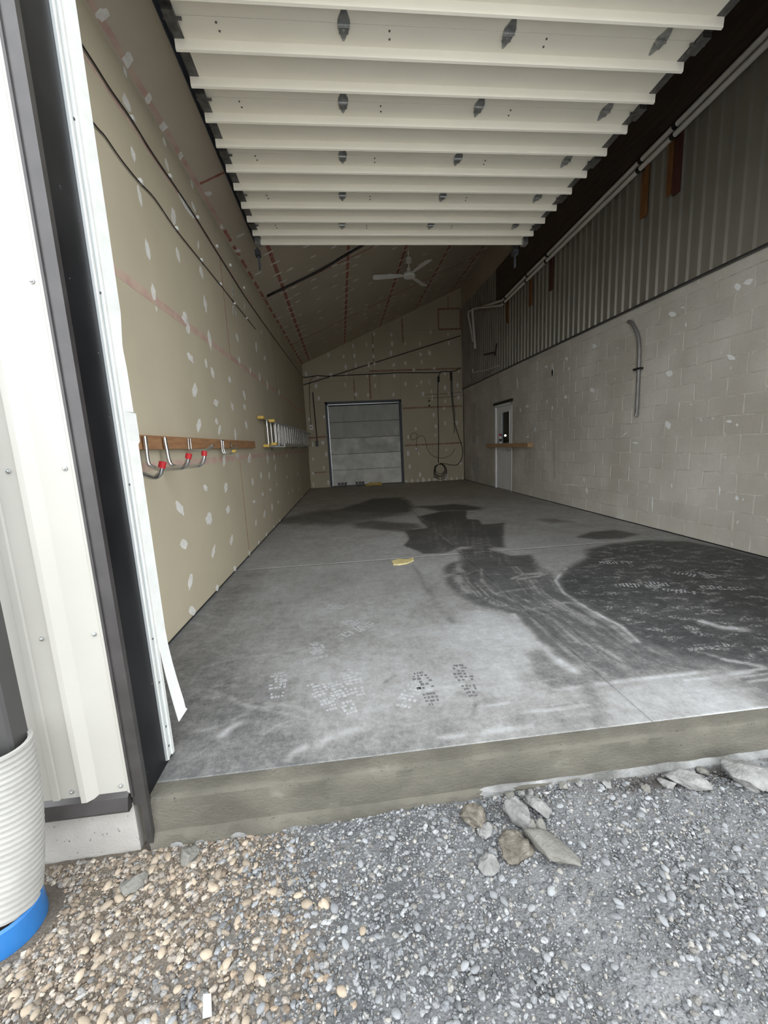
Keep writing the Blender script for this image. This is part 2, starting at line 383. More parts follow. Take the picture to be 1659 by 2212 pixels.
# swept / wet patches and one painted jamb shadow: (outline on the floor, dust level inside, edge softness in metres)
PATCH = [
 (c6((105, 135), (215, 112), (320, 108), (324, 146), (375, 150), (392, 170), (490, 163), (486, 215), (492, 270), (400, 278), (300, 268), (230, 298), (130, 300), (48, 262), (70, 235), (50, 195), (150, 186)), 0.24, 0.03),
 (c6((240, 345), (300, 325), (285, 280), (400, 272), (520, 308), (612, 303), (635, 352), (700, 385), (716, 410), (750, 470), (815, 515), (925, 580), (1085, 690), (1200, 745), (1420, 815), (1230, 830), (950, 872), (880, 800), (760, 790), (640, 690), (530, 572), (478, 553), (395, 535), (300, 492), (235, 432), (222, 372)), 0.25, 0.05),
 (c6((765, 365), (860, 318), (850, 285), (950, 258), (1120, 240), (1300, 245), (1500, 285), (1662, 325), (1800, 380), (1900, 700), (1660, 830), (1500, 790), (1300, 760), (1090, 688), (925, 575), (815, 512), (742, 460), (722, 415)), 0.14, 0.07),
 (c6((810, 226), (880, 203), (980, 194), (1095, 214), (1010, 232), (900, 236)), 0.24, 0.05),
 (c6((590, 745), (660, 715), (760, 790), (900, 800), (960, 875), (830, 890), (690, 908), (610, 840)), 0.36, 0.05),
 (c5((840, 112), (900, 95), (1010, 60), (1150, 55), (1200, 90), (1190, 125), (1060, 140), (960, 158), (880, 150)), 0.30, 0.12),
 (c5((905, 178), (1000, 165), (1210, 180), (1250, 195), (1160, 218), (1010, 205), (930, 200)), 0.36, 0.1),
 (c6((100, 90), (280, 80), (400, 95), (380, 106), (200, 110)), 0.26, 0.12),
 (c6((640, 150), (720, 145), (790, 158), (700, 163)), 0.36, 0.1),
 (fpx((375, 1400), (520, 1235), (560, 1240), (470, 1400), (430, 1560), (372, 1620)), 0.40, 0.25),  # shade beside the jamb and left wall, painted into the floor tone
 (fpx((560, 1130), (700, 1100), (880, 1110), (720, 1135)), 0.42, 0.2),
]
LIGHT = [
 (c6((700, 920), (960, 880), (1250, 835), (1450, 815), (1560, 880), (1650, 960), (1650, 1010), (1200, 1070), (1000, 1060)), 0.58, 0.14),
 (c6((700, 1090), (1000, 1080), (1640, 990), (1660, 1030), (1250, 1090), (950, 1130)), 0.60, 0.05),
 (c6((150, 650), (260, 590), (470, 560), (640, 700), (580, 760), (520, 900), (300, 760)), 0.68, 0.2),
 (c6((310, 560), (400, 545), (520, 575), (640, 700), (600, 720), (440, 640)), 0.70, 0.08),
 (c6((950, 420), (1400, 600), (1650, 680), (1650, 760), (1500, 740), (1200, 640)), 0.30, 0.3),
 (fpx((560, 1430), (800, 1380), (1000, 1440), (1010, 1540), (700, 1560)), 0.58, 0.25),
 (c5((560, 480), (1100, 440), (1350, 560), (1150, 640), (640, 620)), 0.56, 0.25),
]
STROKE = [ # white dust lines (points, dust level, half width)
 (c6((765, 365), (735, 395), (718, 418), (750, 470), (815, 515), (870, 548), (925, 578), (1010, 620), (1085, 690)), 0.95, 0.016),
 (c6((620, 345), (660, 310), (740, 280), (830, 262)), 0.62, 0.02),
 (c6((525, 410), (575, 390), (680, 388), (640, 400), (555, 412)), 0.72, 0.02),
 (c6((460, 475), (520, 462), (625, 450)), 0.66, 0.018),
 (c6((620, 545), (660, 525), (780, 515)), 0.58, 0.018),
 (c6((530, 570), (640, 690), (740, 780), (800, 820)), 0.85, 0.03),
 (c6((580, 760), (620, 850), (690, 905)), 0.74, 0.03),
 (c6((390, 370), (392, 420), (440, 470), (470, 490)), 0.60, 0.018),
 (c6((690, 908), (950, 872), (1200, 842), (1420, 820)), 0.80, 0.016),
 (c6((1360, 735), (1480, 770), (1640, 800)), 0.7, 0.02),
 (c6((1370, 600), (1450, 625), (1560, 635)), 0.9, 0.035),
 (c6((1600, 590), (1659, 610)), 0.8, 0.02),
 (c6((300, 270), (420, 262), (500, 285), (560, 270), (700, 262)), 0.60, 0.02),
 (c5((380, 405), (620, 385), (900, 370), (1150, 345), (1420, 310)), 0.62, 0.018),
 (c5((480, 490), (505, 455)), 0.7, 0.03), (c5((285, 1190), (330, 1150), (380, 1130)), 0.72, 0.02),
 (c5((750, 1235), (820, 1190), (960, 1155)), 0.66, 0.025), (c5((590, 1310), (640, 1270), (680, 1245)), 0.72, 0.02),
 (c6((365, 1130), (425, 1075), (470, 1060)), 0.66, 0.012),
 (c6((285, 335), (290, 420), (320, 470)), 0.62, 0.05), (c6((110, 130), (190, 205), (300, 290)), 0.55, 0.02),
 (c6((640, 390), (690, 330), (800, 295), (870, 290)), 0.5, 0.05),
]
# faint parallel sweep streaks inside the swept swath and over the open floor
_rs = random.Random(21)
_LE = c6((222, 372), (235, 432), (300, 492), (395, 535), (478, 553), (530, 572), (640, 690), (760, 790), (880, 860))
_RE = c6((635, 352), (716, 410), (750, 470), (815, 515), (925, 580), (1010, 630), (1085, 690), (1230, 760), (1420, 815))
for _i in range(34):
    _t = _rs.uniform(0.03, 0.97); _k0 = _rs.randrange(0, 6); _k1 = min(8, _k0 + _rs.randrange(2, 5))
    STROKE.append(([np.array(_LE[j]) * (1 - _t) + np.array(_RE[j]) * _t for j in range(_k0, _k1 + 1)], _rs.uniform(0.36, 0.58), _rs.uniform(0.006, 0.016)))
for _i in range(40):
    _y0 = _rs.uniform(1108, 1190); _x0 = 905 + (_y0 - 1108) * 0.2 + _rs.uniform(0, 170); _l = _rs.uniform(15, 45)
    STROKE.append((fpx((_x0, _y0), (_x0 + _l * .15, _y0 + _l * .5), (_x0 + _l * .2, _y0 + _l)), _rs.uniform(0.36, 0.5), _rs.uniform(0.008, 0.02)))
for _i in range(46):
    _p = (_rs.uniform(430, 1000), _rs.uniform(1230, 1580)); _a = _rs.choice((0.25, 0.45, -0.25, -0.6)) + _rs.uniform(-.15, .15); _l = _rs.uniform(60, 190)
    _c = _rs.uniform(-12, 12)
    STROKE.append((fpx(*[(_p[0] + _l * (q - .5) * math.cos(_a), _p[1] + _l * (q - .5) * math.sin(_a) * 0.6 + _c * (q - .5) ** 2 * 4) for q in (0, .25, .5, .75, 1)]), _rs.uniform(0.5, 0.64), _rs.uniform(0.006, 0.014)))
for _i in range(20):
    _p = (_rs.uniform(900, 1640), _rs.uniform(1440, 1600)); _l = _rs.uniform(60, 200)
    STROKE.append((fpx((_p[0], _p[1]), (_p[0] + _l * .5, _p[1] - _l * .06), (_p[0] + _l, _p[1] - _l * .13)), _rs.uniform(0.6, 0.8), _rs.uniform(0.005, 0.012)))
DARKSTROKE = [(c6((340, 1045), (368, 962)), 0.16, 0.014), (c5((1060, 940), (1110, 905)), 0.3, 0.012), (c5((1200, 380), (1330, 590), (1390, 650)), 0.4, 0.03),
              (c6((850, 870), (960, 1110)), 0.42, 0.05), (c6((1020, 1000), (1130, 1000), (1190, 1085)), 0.5, 0.02),
              (c5((465, 880), (560, 760)), 0.42, 0.008), (c5((520, 690), (600, 630)), 0.42, 0.008)]
def floor_fields(P):
    x, y = P[:, 0], P[:, 1]
    wob = np.array([mnoise.noise(Vector((p[0] * 5, p[1] * 3.5, 0.3))) for p in P]) * 0.035
    Q = P
    d = np.interp(y, (1.4, 1.9, 2.5, 3.2, 5.0, 8.0), (0.30, 0.35, 0.44, 0.56, 0.73, 0.83)) + 0.05 * np.sin(x * 1.7 + y * 0.6) * np.sin(y * 0.9)  # base tone darker near, lighter far: offsets indoor light falloff, besides real dust
    d += 0.10 * np.exp(-((x - 0.9) / 0.8) ** 2) * np.clip((2.9 - y) / 0.8, 0, 1)
    brk = np.array([mnoise.noise(Vector((p[0] * 9, p[1] * 7, 2.3))) + 0.6 * mnoise.noise(Vector((p[0] * 31, p[1] * 25, 5.3))) for p in P])
    brk = np.clip(0.72 + 0.75 * brk, 0.08, 1)
    crack = np.zeros(len(P))
    def blend(cur, lvl, dist, soft):
        w = np.clip(0.5 - (dist) / (2 * soft), 0, 1); w = w * w * (3 - 2 * w); return cur * (1 - w) + lvl * w
    for poly, lvl, soft in LIGHT: d = blend(d, lvl, sdf(Q, poly) + wob * 2, soft)
    for i, (poly, lvl, soft) in enumerate(PATCH):
        s = sdf(Q, poly) + wob * (0.5 if soft < 0.1 else 1.5)
        d = blend(d, lvl, s, soft)
        if i == 2: crack = np.clip(-s / 0.12, 0, 1)
    tail = np.clip((2.15 - y) / 0.35, 0, 1) * np.clip((x - 0.9) / 0.3, 0, 1)
    d += 0.05 * tail * np.clip((2.2 - x) / 0.5, 0, 1)
    for line, lvl, hw in STROKE:
        s = seg_dist(Q, line, False); w = np.exp(-(s / hw) ** 2) * 0.85 * brk; d = d * (1 - w) + np.maximum(lvl, d) * w
    for line, lvl, hw in DARKSTROKE:
        s = seg_dist(Q, line, False); w = np.exp(-(s / hw) ** 2) * 0.8 * brk; d = d * (1 - w) + np.minimum(lvl, d) * w
    warm = np.clip((y - 3.5) / 6, 0, 1)
    return d, crack, warm
def floor_panel(x0, x1, y0, y1, dx):
    nx = max(2, int((x1 - x0) / dx)); xs = np.linspace(x0, x1, nx + 1)
    ys = [y0]
    while ys[-1] < y1: ys.append(ys[-1] + max(0.004, 0.0058 * ys[-1]))
    ys[-1] = y1; ys = np.array(ys); ny = len(ys) - 1
    GX, GY = np.meshgrid(xs, ys); n = GX.size
    V = np.stack([GX.ravel(), GY.ravel(), np.zeros(n)], 1)
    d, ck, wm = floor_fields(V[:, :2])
    idx = np.arange(n).reshape(ny + 1, nx + 1)
    Fq = np.stack([idx[:-1, :-1], idx[:-1, 1:], idx[1:, 1:], idx[1:, :-1]], -1).reshape(-1, 4)
    ring = np.concatenate([idx[0, :], idx[1:, -1], idx[-1, -2::-1], idx[-2:0:-1, 0]])
    lo = V[ring].copy(); lo[:, 2] = -0.05
    k = len(ring); li = n + np.arange(k)
    Fs = np.stack([ring, li, np.roll(li, -1), np.roll(ring, -1)], -1)
    V2 = np.concatenate([V, lo]); FF = np.concatenate([Fq, Fs])
    me = bpy.data.meshes.new('concrete_panel')
    me.vertices.add(len(V2)); me.vertices.foreach_set('co', V2.ravel())
    me.loops.add(FF.size); me.loops.foreach_set('vertex_index', FF.ravel())
    me.polygons.add(len(FF)); me.polygons.foreach_set('loop_start', np.arange(len(FF)) * 4)
    try: me.polygons.foreach_set('loop_total', np.full(len(FF), 4))
    except Exception: pass
    me.update(); me.validate()
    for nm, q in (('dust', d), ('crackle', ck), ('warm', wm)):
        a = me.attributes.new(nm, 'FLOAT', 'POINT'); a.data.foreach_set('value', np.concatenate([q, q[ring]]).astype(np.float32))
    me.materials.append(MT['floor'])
    o = bpy.data.objects.new('concrete_panel', me); COL.objects.link(o); o.parent = floor
    o.matrix_parent_inverse = WM[floor.name].inverted(); WM[o.name] = Matrix.Identity(4)
    return o
JX, JY, G = 1.30, 4.385, 0.0022
for (xa, xb, ya, yb) in ((-1.6, JX - G, FRONT_Y + 0.075, JY - G), (JX + G, 4.2, FRONT_Y + 0.075, JY - G), (-1.6, JX - G, JY + G, 13.4), (JX + G, 4.2, JY + G, 13.4)):
    floor_panel(xa, xb, ya, yb, 0.0165 if ya < 3 else 0.03)
# tooled front edge strip and the cast edge of the slab
def edge_strip():
    n = 240; xs = np.linspace(-0.815, 2.46, n); V = []; Fc = []
    prof = [(FRONT_Y + 0.073, 0.0), (FRONT_Y + 0.02, -0.0005), (FRONT_Y + 0.008, -0.004), (FRONT_Y + 0.0, -0.014), (FRONT_Y - 0.002, -0.06), (FRONT_Y + 0.0, -0.145), (FRONT_Y - 0.012, -0.153), (FRONT_Y - 0.02, -0.175), (FRONT_Y - 0.015, -0.30)]
    for i, x in enumerate(xs):
        for j, (y, z) in enumerate(prof):
            e = 0.004 * mnoise.noise(Vector((x * 9, j * 0.7, 3))) if 2 <= j else 0
            if j >= 6: e += 0.014 * mnoise.noise(Vector((x * 13, j * 1.7, 9)))
            V.append((x + (0.03 * mnoise.noise(Vector((j * 0.9, 2, 1))) if i == 0 and j > 2 else 0), y + e, z + (e * 0.5 if j >= 6 else 0)))
    m = len(prof)
    for i in range(n - 1):
        for j in range(m - 1): Fc.append((i * m + j, i * m + j + 1, (i + 1) * m + j + 1, (i + 1) * m + j))
    Fc.append(tuple(range(m)))
    o = MB(); o.v = V; o.f = [tuple(reversed(f)) for f in Fc]
    ob = o.build('slab_edge', 'slab_edge', floor, smooth='auto')
    return ob
edge = edge_strip()
def base_lip():     # pale ragged mortar skirt where the slab meets the ground
    n = 150; xs = np.linspace(-0.80, 2.45, n); b = MB()
    for x in xs:
        k = mnoise.noise(Vector((x * 8, 1, 4))); k2 = mnoise.noise(Vector((x * 23, 6, 4)))
        w = 0.016 + 0.010 * k + 0.006 * k2 + (0.012 if x > 0.95 else 0)
        zt = -0.150 - 0.034 * min(1, max(0, (0.5 - x) / 0.4)) + 0.006 * k
        b.v += [(x, FRONT_Y + 0.01, zt + 0.008), (x, FRONT_Y - 0.006, zt + 0.004), (x, FRONT_Y - w, zt - 0.008), (x, FRONT_Y - w - 0.006, zt - 0.06), (x, FRONT_Y + 0.01, zt - 0.06)]
    for i in range(n - 1):
        for j in range(5): b.f.append((i * 5 + j, (i + 1) * 5 + j, (i + 1) * 5 + (j + 1) % 5, i * 5 + (j + 1) % 5))
    b.build('mortar_skirt', 'skirt', floor, smooth='auto')
MT['skirt'] = mat('mortar_skirt', (0.24, 0.242, 0.236), (0.10, 0.10, 0.092), 9, 0.95, bump=0.8, bscale=90, c3=(0.33, 0.335, 0.33), spec=0.2)
base_lip()
# boot prints pressed in dust
def footprint(px, ang, m, sc=1.0, part=(0, 1), seed=0):
    c = on_z(px, 0.0); rg = random.Random(seed); b = MB(); ca, sa = math.cos(ang), math.sin(ang)
    rows = 11
    for i in range(rows):
        t = i / (rows - 1)
        if not (part[0] <= t <= part[1]): continue
        if 0.36 < t < 0.45: continue
        hw = (0.038 + 0.014 * math.sin(math.pi * min(1, max(0, (t - 0.3) / 0.7))) if t > 0.4 else 0.036 - 0.010 * (1 - min(1, t / 0.12)))
        if t > 0.9: hw *= 0.75
        for j in range(4):
            if rg.random() < 0.2: continue
            u = (-1 + 2 * (j + 0.5) / 4) * hw; v = (t - 0.5) * 0.285
            su = hw / 4 * rg.uniform(0.5, 0.95); sv = 0.0115 * rg.uniform(0.5, 0.95); u += rg.uniform(-.003, .003); v += rg.uniform(-.003, .003)
            sk = 0.006 * (1 if j < 2 else -1)
            q = [(u - su, v - sv), (u + su, v - sv + sk * 0.4), (u + su, v + sv), (u - su, v + sv + sk * 0.4)]
            pl = [np.array((c[0] + sc * (x * ca - y * sa), c[1] + sc * (x * sa + y * ca), 0.0002)) for x, y in q]
            b.prism(pl, (0, 0, 0.0006))
    if b.v:
        o = b.build('footprint', m, floor); o['kind'] = 'stuff'
for i, (px, a, m, part) in enumerate([
    ((738, 1505), 0.35, 'shoe_print', (0, 1)), ((765, 1475), 0.2, 'shoe_print', (0.1, 1)), ((695, 1500), 0.4, 'shoe_print', (0, 0.9)), ((770, 1360), -0.9, 'shoe_print', (0, 1)),
    ((690, 1410), 0.3, 'shoe_print', (0.3, 1)), ((600, 1485), 0.1, 'shoe_print', (0.2, 1)), ((880, 1510), -0.5, 'shoe_print', (0.3, 1)), ((920, 1485), 0.08, 'dark_print', (0, 1)),
    ((1005, 1468), -0.02, 'dark_print', (0, 1)), ((775, 1350), 0.8, 'shoe_print', (0.4, 1)), ((1500, 1243), 0.7, 'shoe_print', (0.4, 1)), ((1548, 1246), 0.3, 'shoe_print', (0.4, 1)),
    ((1380, 1265), 1.2, 'shoe_print', (0, 1)), ((1440, 1262), 1.1, 'shoe_print', (0.4, 1)), ((1560, 1270), 1.2, 'shoe_print', (0, 1)), ((1330, 1215), 1.3, 'shoe_print', (0, 1)), ((1480, 1278), 0.9, 'shoe_print', (0.3, 1)),
    ((1050, 1335), 0.2, 'shoe_print', (0.5, 1)), ((735, 1315), 0.6, 'shoe_print', (0.5, 1))]):
    footprint(px, a, m, 1.0, part, i)

# ------------------------------------------------------------------ LEFT WALL (drywall sheets on framing)
def dab_poly(px, w, h, tilt, seed, n=12):
    rg = random.Random(seed); out = []
    for k in range(n):
        a = 2 * math.pi * k / n; e = abs(math.sin(a)) ** 0.8
        r = 1 + rg.uniform(-0.22, 0.18)
        u = math.cos(a) * w * r * (1 - 0.35 * e); v = math.sin(a) * h * r
        out.append((px[0] + u * math.cos(tilt) - v * math.sin(tilt), px[1] + u * math.sin(tilt) + v * math.cos(tilt)))
    return out
rotL = -math.atan(LW_SL)
wall_left = MB()
ML = Matrix.Translation((-1.26, 1.4, 0)) @ Matrix.Rotation(rotL, 4, 'Z')
wall_left.box((-0.25, 0.18, 0.0), (-0.016, 12.1, 3.95), ML)
wall_left = wall_left.build('wall_left', 'gap', origin=(-1.26, 1.4, 0))
tag(wall_left, 'unpainted tan drywall side wall with patched screw heads and pink seams', 'wall', kind='structure')
LN = np.array([math.cos(rotL), math.sin(rotL), 0])     # into the room
zrows = [(0.032, 1.205), (1.21, 2.35), (2.355, 3.41), (3.415, 3.95)]
offs = [[0.2, 3.55, 6.62, 9.67, 11.95], [0.2, 1.2, 4.25, 7.3, 10.35, 11.95], [0.2, 3.62, 6.68, 9.72, 11.95], [0.2, 3.05, 6.1, 9.15, 11.95]]
for (z0, z1), ys in zip(zrows, offs):
    for a, b in zip(ys[:-1], ys[1:]):
        MB().box((-0.016, a + 0.0015, z0), (0.0, b - 0.0015, z1), ML).build('drywall_sheet', 'drywall', wall_left)
def lw_strip(y0, y1, z0, z1, m, nm='seam_tape', t=0.0012):
    return MB().box((0, y0, z0), (t, y1, z1), ML).build(nm, m, wall_left)
lw_strip(0.3, 11.9, 1.178, 1.232, 'pink'); lw_strip(0.3, 11.9, 2.315, 2.375, 'pink'); lw_strip(0.3, 11.9, 3.40, 3.43, 'pink')
lw_strip(3.545, 3.56, 0.03, 1.17, 'red'); lw_strip(6.615, 6.628, 0.03, 1.17, 'red'); lw_strip(9.665, 9.678, 0.03, 1.17, 'red'); lw_strip(4.243, 4.256, 1.24, 2.3, 'pink'); lw_strip(3.61, 3.625, 2.38, 3.39, 'red'); lw_strip(6.675, 6.69, 2.38, 3.39, 'red')
lw_strip(7.294, 7.306, 1.24, 2.3, 'red')
def cropt(ox, oy, s): return lambda x, y: (ox + x / s, oy + y / s)
cA, cB, cC, cD, cE = cropt(160, 0, 5.184), cropt(200, 380, 5.184), cropt(380, 560, 5.53), cropt(250, 860, 3.858), cropt(300, 980, 4.366)
LD = []
def ad(f, L, s):
    for x, y, w, h, t in L:
        p = f(x, y); LD.append((p, w / s, h / s, t))
ad(cA, [(570, 810, 14, 75, -.25), (585, 1150, 32, 125, -.35), (660, 1730, 20, 95, -.25), (1010, 1590, 15, 60, -.25), (1040, 1850, 15, 90, -.25)], 5.184)
ad(cB, [(525, 220, 18, 115, -.2), (615, 830, 22, 130, -.18), (680, 1300, 28, 105, -.15), (1030, 1585, 30, 70, -.1), (1055, 1640, 14, 40, -.3), (903, 450, 26, 110, -.15), (1050, 340, 28, 170, -.55), (955, 890, 18, 95, -.2), (1182, 770, 12, 50, 0), (1215, 1075, 18, 75, -.2), (1262, 1440, 16, 95, -.15), (1588, 1520, 14, 75, -.2), (1570, 1300, 8, 45, 0), (1130, 350, 14, 75, -.35), (1110, 90, 14, 60, -.25), (712, 1490, 8, 40, -.15)], 5.184)
ad(cC, [(145, 825, 24, 75, -.05), (172, 1180, 28, 75, -.5), (222, 1560, 30, 92, .05), (402, 960, 18, 115, -.15), (358, 1240, 14, 60, -.15), (437, 1360, 18, 75, -.25), (640, 1440, 15, 42, -.1), (695, 630, 16, 70, -.2), (732, 935, 14, 62, -.2), (677, 390, 10, 55, 0), (755, 1205, 16, 42, -.15), (960, 1050, 12, 62, -.1), (1060, 1180, 12, 30, -.1), (887, 1325, 10, 38, 0), (1000, 1410, 10, 50, -.1), (1092, 1500, 9, 55, -.1), (815, 1620, 14, 60, -.25), (1020, 870, 8, 30, 0), (820, 560, 6, 50, 0), (1230, 1590, 10, 40, 0)], 5.53)
ad(cD, [(692, 228, 19, 55, .08), (835, 38, 20, 36, -.25), (865, 262, 11, 45, .1), (838, 195, 14, 28, -.2), (970, 72, 10, 40, -.18), (1072, 72, 10, 28, -.2), (1086, 222, 10, 40, -.2), (996, 305, 8, 48, -.06), (902, 522, 14, 48, 0), (1016, 482, 11, 22, 0), (1118, 500, 8, 38, 0), (1265, 500, 7, 45, -.06), (1320, 490, 6, 30, 0), (1425, 480, 5, 20, 0), (1330, 580, 5, 32, 0)], 3.858)
ad(cE, [(626, 322, 17, 36, -.4), (821, 320, 17, 48, .05), (385, 517, 34, 72, -.45), (660, 612, 32, 60, .05), (840, 528, 18, 40, .12), (422, 852, 38, 54, -.1), (702, 925, 14, 62, .18), (872, 815, 15, 50, .12), (485, 1205, 20, 78, .15), (738, 1265, 16, 32, .1), (505, 1483, 36, 48, -.2), (905, 1080, 14, 28, 0), (1072, 265, 10, 36, 0), (1152, 208, 9, 36, -.05), (1228, 207, 8, 36, 0), (1085, 450, 15, 18, 0), (1168, 382, 12, 18, 0), (1240, 337, 11, 16, 0), (1184, 572, 8, 44, .12), (1256, 505, 8, 38, -.05), (1104, 650, 7, 34, .08), (1130, 838, 8, 20, 0), (1201, 762, 8, 18, 0), (1273, 688, 7, 14, 0), (1329, 630, 7, 12, 0), (1042, 938, 8, 26, 0), (124, 990, 14, 46, -.05), (1316, 455, 6, 20, .1), (1397, 220, 5, 16, 0), (1410, 376, 6, 12, 0), (1447, 352, 5, 14, 0), (1300, 290, 4, 16, 0), (1498, 192, 5, 14, 0), (1540, 405, 5, 12, 0), (1508, 330, 4, 14, 0), (1040, 55, 12, 32, 0), (930, 22, 14, 22, 0)], 4.366)
for i, (p, w, h, t) in enumerate(LD):
    poly = [on_lw(q, 0.0015) for q in dab_poly(p, w, h, t, i)]
    MB().prism(poly[::-1], LN * 0.0022).build('compound_dab', 'compound', wall_left)

# ------------------------------------------------------------------ BACK WALL
wall_back = MB()
DX0, DX1, DZ1 = -0.40, 2.02, 2.68
for a, b in (((-1.5, 0), (DX0, 6.4)), ((DX1, 0), (4.3, 6.4)), ((DX0, DZ1), (DX1, 6.4))):
    wall_back.box((a[0], BACK_Y + 0.013, a[1]), (b[0], BACK_Y + 0.3, b[1]))
wall_back = wall_back.build('wall_back', 'gap')
tag(wall_back, 'tan drywall end wall around the grey sectional door', 'wall', kind='structure')
def bw_sheet(x0, x1, z0, z1):
    g = 0.002; poly = [(x0 + g, z0 + g), (x1 - g, z0 + g), (x1 - g, z1 - g), (x0 + g, z1 - g)]
    zc = lambda x: ce_z(x) + 0.03
    if z0 >= zc(x1): return
    if z1 > zc(x0):
        if z1 >= zc(x1):
            poly = [(x0 + g, z0 + g), (x1 - g, z0 + g), (x1 - g, zc(x1)), (x0 + g, max(zc(x0), z0 + g * 1.5))]
        else:
            xc = (z1 - 0.03 - CE_A) / CE_B
            poly = [(x0 + g, z0 + g), (x1 - g, z0 + g), (x1 - g, z1 - g), (min(xc, x1 - 2 * g), z1 - g), (x0 + g, zc(x0))]
    MB().prism([(x, BACK_Y, z) for x, z in poly], (0, 0.013, 0)).build('drywall_sheet', 'drywall', wall_back)
for x0, x1, z0, z1 in ((-1.05, DX0, 0.005, 0.5), (-1.05, DX0, 0.5, 1.6), (-1.05, DX0, 1.6, 2.68), (DX1, 2.92, 0.005, 1.22), (2.92, 3.0, 0.005, 1.22), (3.0, 4.05, 0.005, 1.22), (DX1, 4.05, 1.22, 2.4), (DX1, 4.05, 2.4, 3.55),
                       (-1.05, 0.55, 2.68, 3.3), (0.55, 1.35, 2.68, 3.55), (1.35, DX1, 2.68, 3.55), (-1.05, 0.55, 3.3, 4.6), (0.55, 2.0, 3.55, 4.75), (2.0, 4.05, 3.55, 4.75), (0.9, 2.15, 4.75, 5.4), (2.15, 3.3, 4.75, 5.95), (3.3, 4.05, 4.75, 5.36), (3.3, 4.05, 5.36, 6.2)):
    bw_sheet(x0, x1, z0, z1)
def bw_strip(p0, p1, w, m='dull_red', nm='seam_tape'):
    a = np.array([p0[0], BACK_Y - 0.0015, p0[1]]); b = np.array([p1[0], BACK_Y - 0.0015, p1[1]]); d = b - a; d /= np.linalg.norm(d)
    n = np.array([-d[2], 0, d[0]]) * w / 2
    MB().prism([a - n, b - n, b + n, a + n], (0, 0.0013, 0)).build(nm, m, wall_back)
for s in (((-1.0, 1.6), (DX0 - .03, 1.62), .05), ((-0.97, .5), (DX0 - .12, .5), .035), ((DX1 + .06, 2.4), (4.0, 2.4), .05), ((DX1 + .06, 1.22), (4.0, 1.22), .05), ((0.55, 2.72), (0.55, 3.35), .035), ((1.05, 2.72), (1.05, 3.5), .05), ((1.05, 3.57), (4.0, 3.57), .05), ((2.15, 4.4), (2.15, 5.1), .05), ((1.2, 3.8), (1.2, 4.7), .03), ((3.3, 4.75), (3.3, 5.36), .05), ((3.3, 5.36), (4.02, 5.37), .06), ((3.3, 4.76), (4.02, 4.77), .06), ((4.0, 4.76), (4.0, 5.37), .05), ((3.62, 5.38), (3.62, 5.75), .03)):
    bw_strip(*s)
bw_strip((-1.03, 3.22), (4.0, 4.56), .035, 'brown_cable', 'seam_shadow')  # dark sloping strip across the end wall
rg = random.Random(3)
bd = []
for x in (-0.95, -0.5, 2.2, 2.5, 3.05, 3.45, 3.9):
    for z in np.arange(0.15, 3.6, 0.42):
        if rg.random() < 0.62: bd.append((x + rg.uniform(-.08, .08), z + rg.uniform(-.1, .1)))
for z in np.arange(2.85, 5.4, 0.3):
    for x in (-0.6, -0.2, 0.3, 0.62, 1.0, 1.25, 1.8, 2.2, 2.7, 3.0, 3.6):
        if z < ce_z(x) - 0.1 and rg.random() < 0.55: bd.append((x + rg.uniform(-.05, .05), z + rg.uniform(-.05, .05)))
for j in range(11): bd.append((DX1 + 0.07 + j * 0.19, 0.06)); 
for x, z in bd:
    w, h = rg.uniform(.025, .055), rg.uniform(.05, .1)
    poly = [(x + math.cos(a) * w * rg.uniform(.7, 1.1), BACK_Y - 0.0025, z + math.sin(a) * h * rg.uniform(.7, 1.1)) for a in np.linspace(0, 2 * math.pi, 9)[:-1]]
    MB().prism(poly, (0, 0.0022, 0)).build('compound_dab', 'compound', wall_back)

# ------------------------------------------------------------------ RIGHT WALL (block below, ribbed metal above)
MDY0, MDY1, MDZ = 9.42, 10.50, 2.19          # man-door opening
wr = MB()
for (y0, y1, z0, z1) in ((1.5, MDY0, 0, 2.93), (MDY1, 13.5, 0, 2.93), (MDY0, MDY1, MDZ, 2.93), (1.5, 13.5, 2.93, 6.4)):
    wr.box((RIGHT_X + 0.0035, y0, z0), (RIGHT_X + 0.125, y1, z1))
wall_right = wr.build('wall_right', 'mortar', origin=(RIGHT_X, 1.5, 0))
tag(wall_right, 'grey concrete block side wall with dark ribbed metal above', 'wall', kind='structure')
def block_mesh(L): return MB().cbox((-0.0, 0.0, 0.0), (0.02, L - 0.009, 0.191), 0.0035)
protos = {}
def block(L, y, z):
    key = round(L, 2)
    if key not in protos:
        b = block_mesh(L); o = b.build('concrete_block', 'block', wall_right, local=True); o.location = (0, y - 1.5, z); protos[key] = o; return o
    return inst(protos[key], wall_right, (0, y - 1.5, z))
cells = []
for r in range(14):
    y = 1.6 + (0.2 if r % 2 else 0.0)
    while y < 13.18:
        L = min(0.4, 13.2 - y); z = r * 0.2 + 0.004
        a, b = y, y + L
        if z < MDZ and b > MDY0 and a < MDY1:
            for (p, q) in ((a, min(b, MDY0)), (max(a, MDY1), b)):
                if q - p > 0.06: cells.append((q - p, p, z))
        elif L > 0.06: cells.append((L, a, z))
        y += 0.4
near = sorted([c for c in cells if c[1] > 3.0], key=lambda c: c[1])
keep = near[:296]; ks = set(keep)
for L, y, z in keep:
    o = block(L, y, z); o.location.x = random.uniform(-0.0015, 0.0008)
fb = MB()
for L, y, z in cells:
    if (L, y, z) not in ks: fb.cbox((RIGHT_X, y, z), (RIGHT_X + 0.02, y + L - 0.009, z + 0.191), 0.0035)
fo = fb.build('concrete_blocks', 'block', wall_right); fo['kind'] = 'stuff'
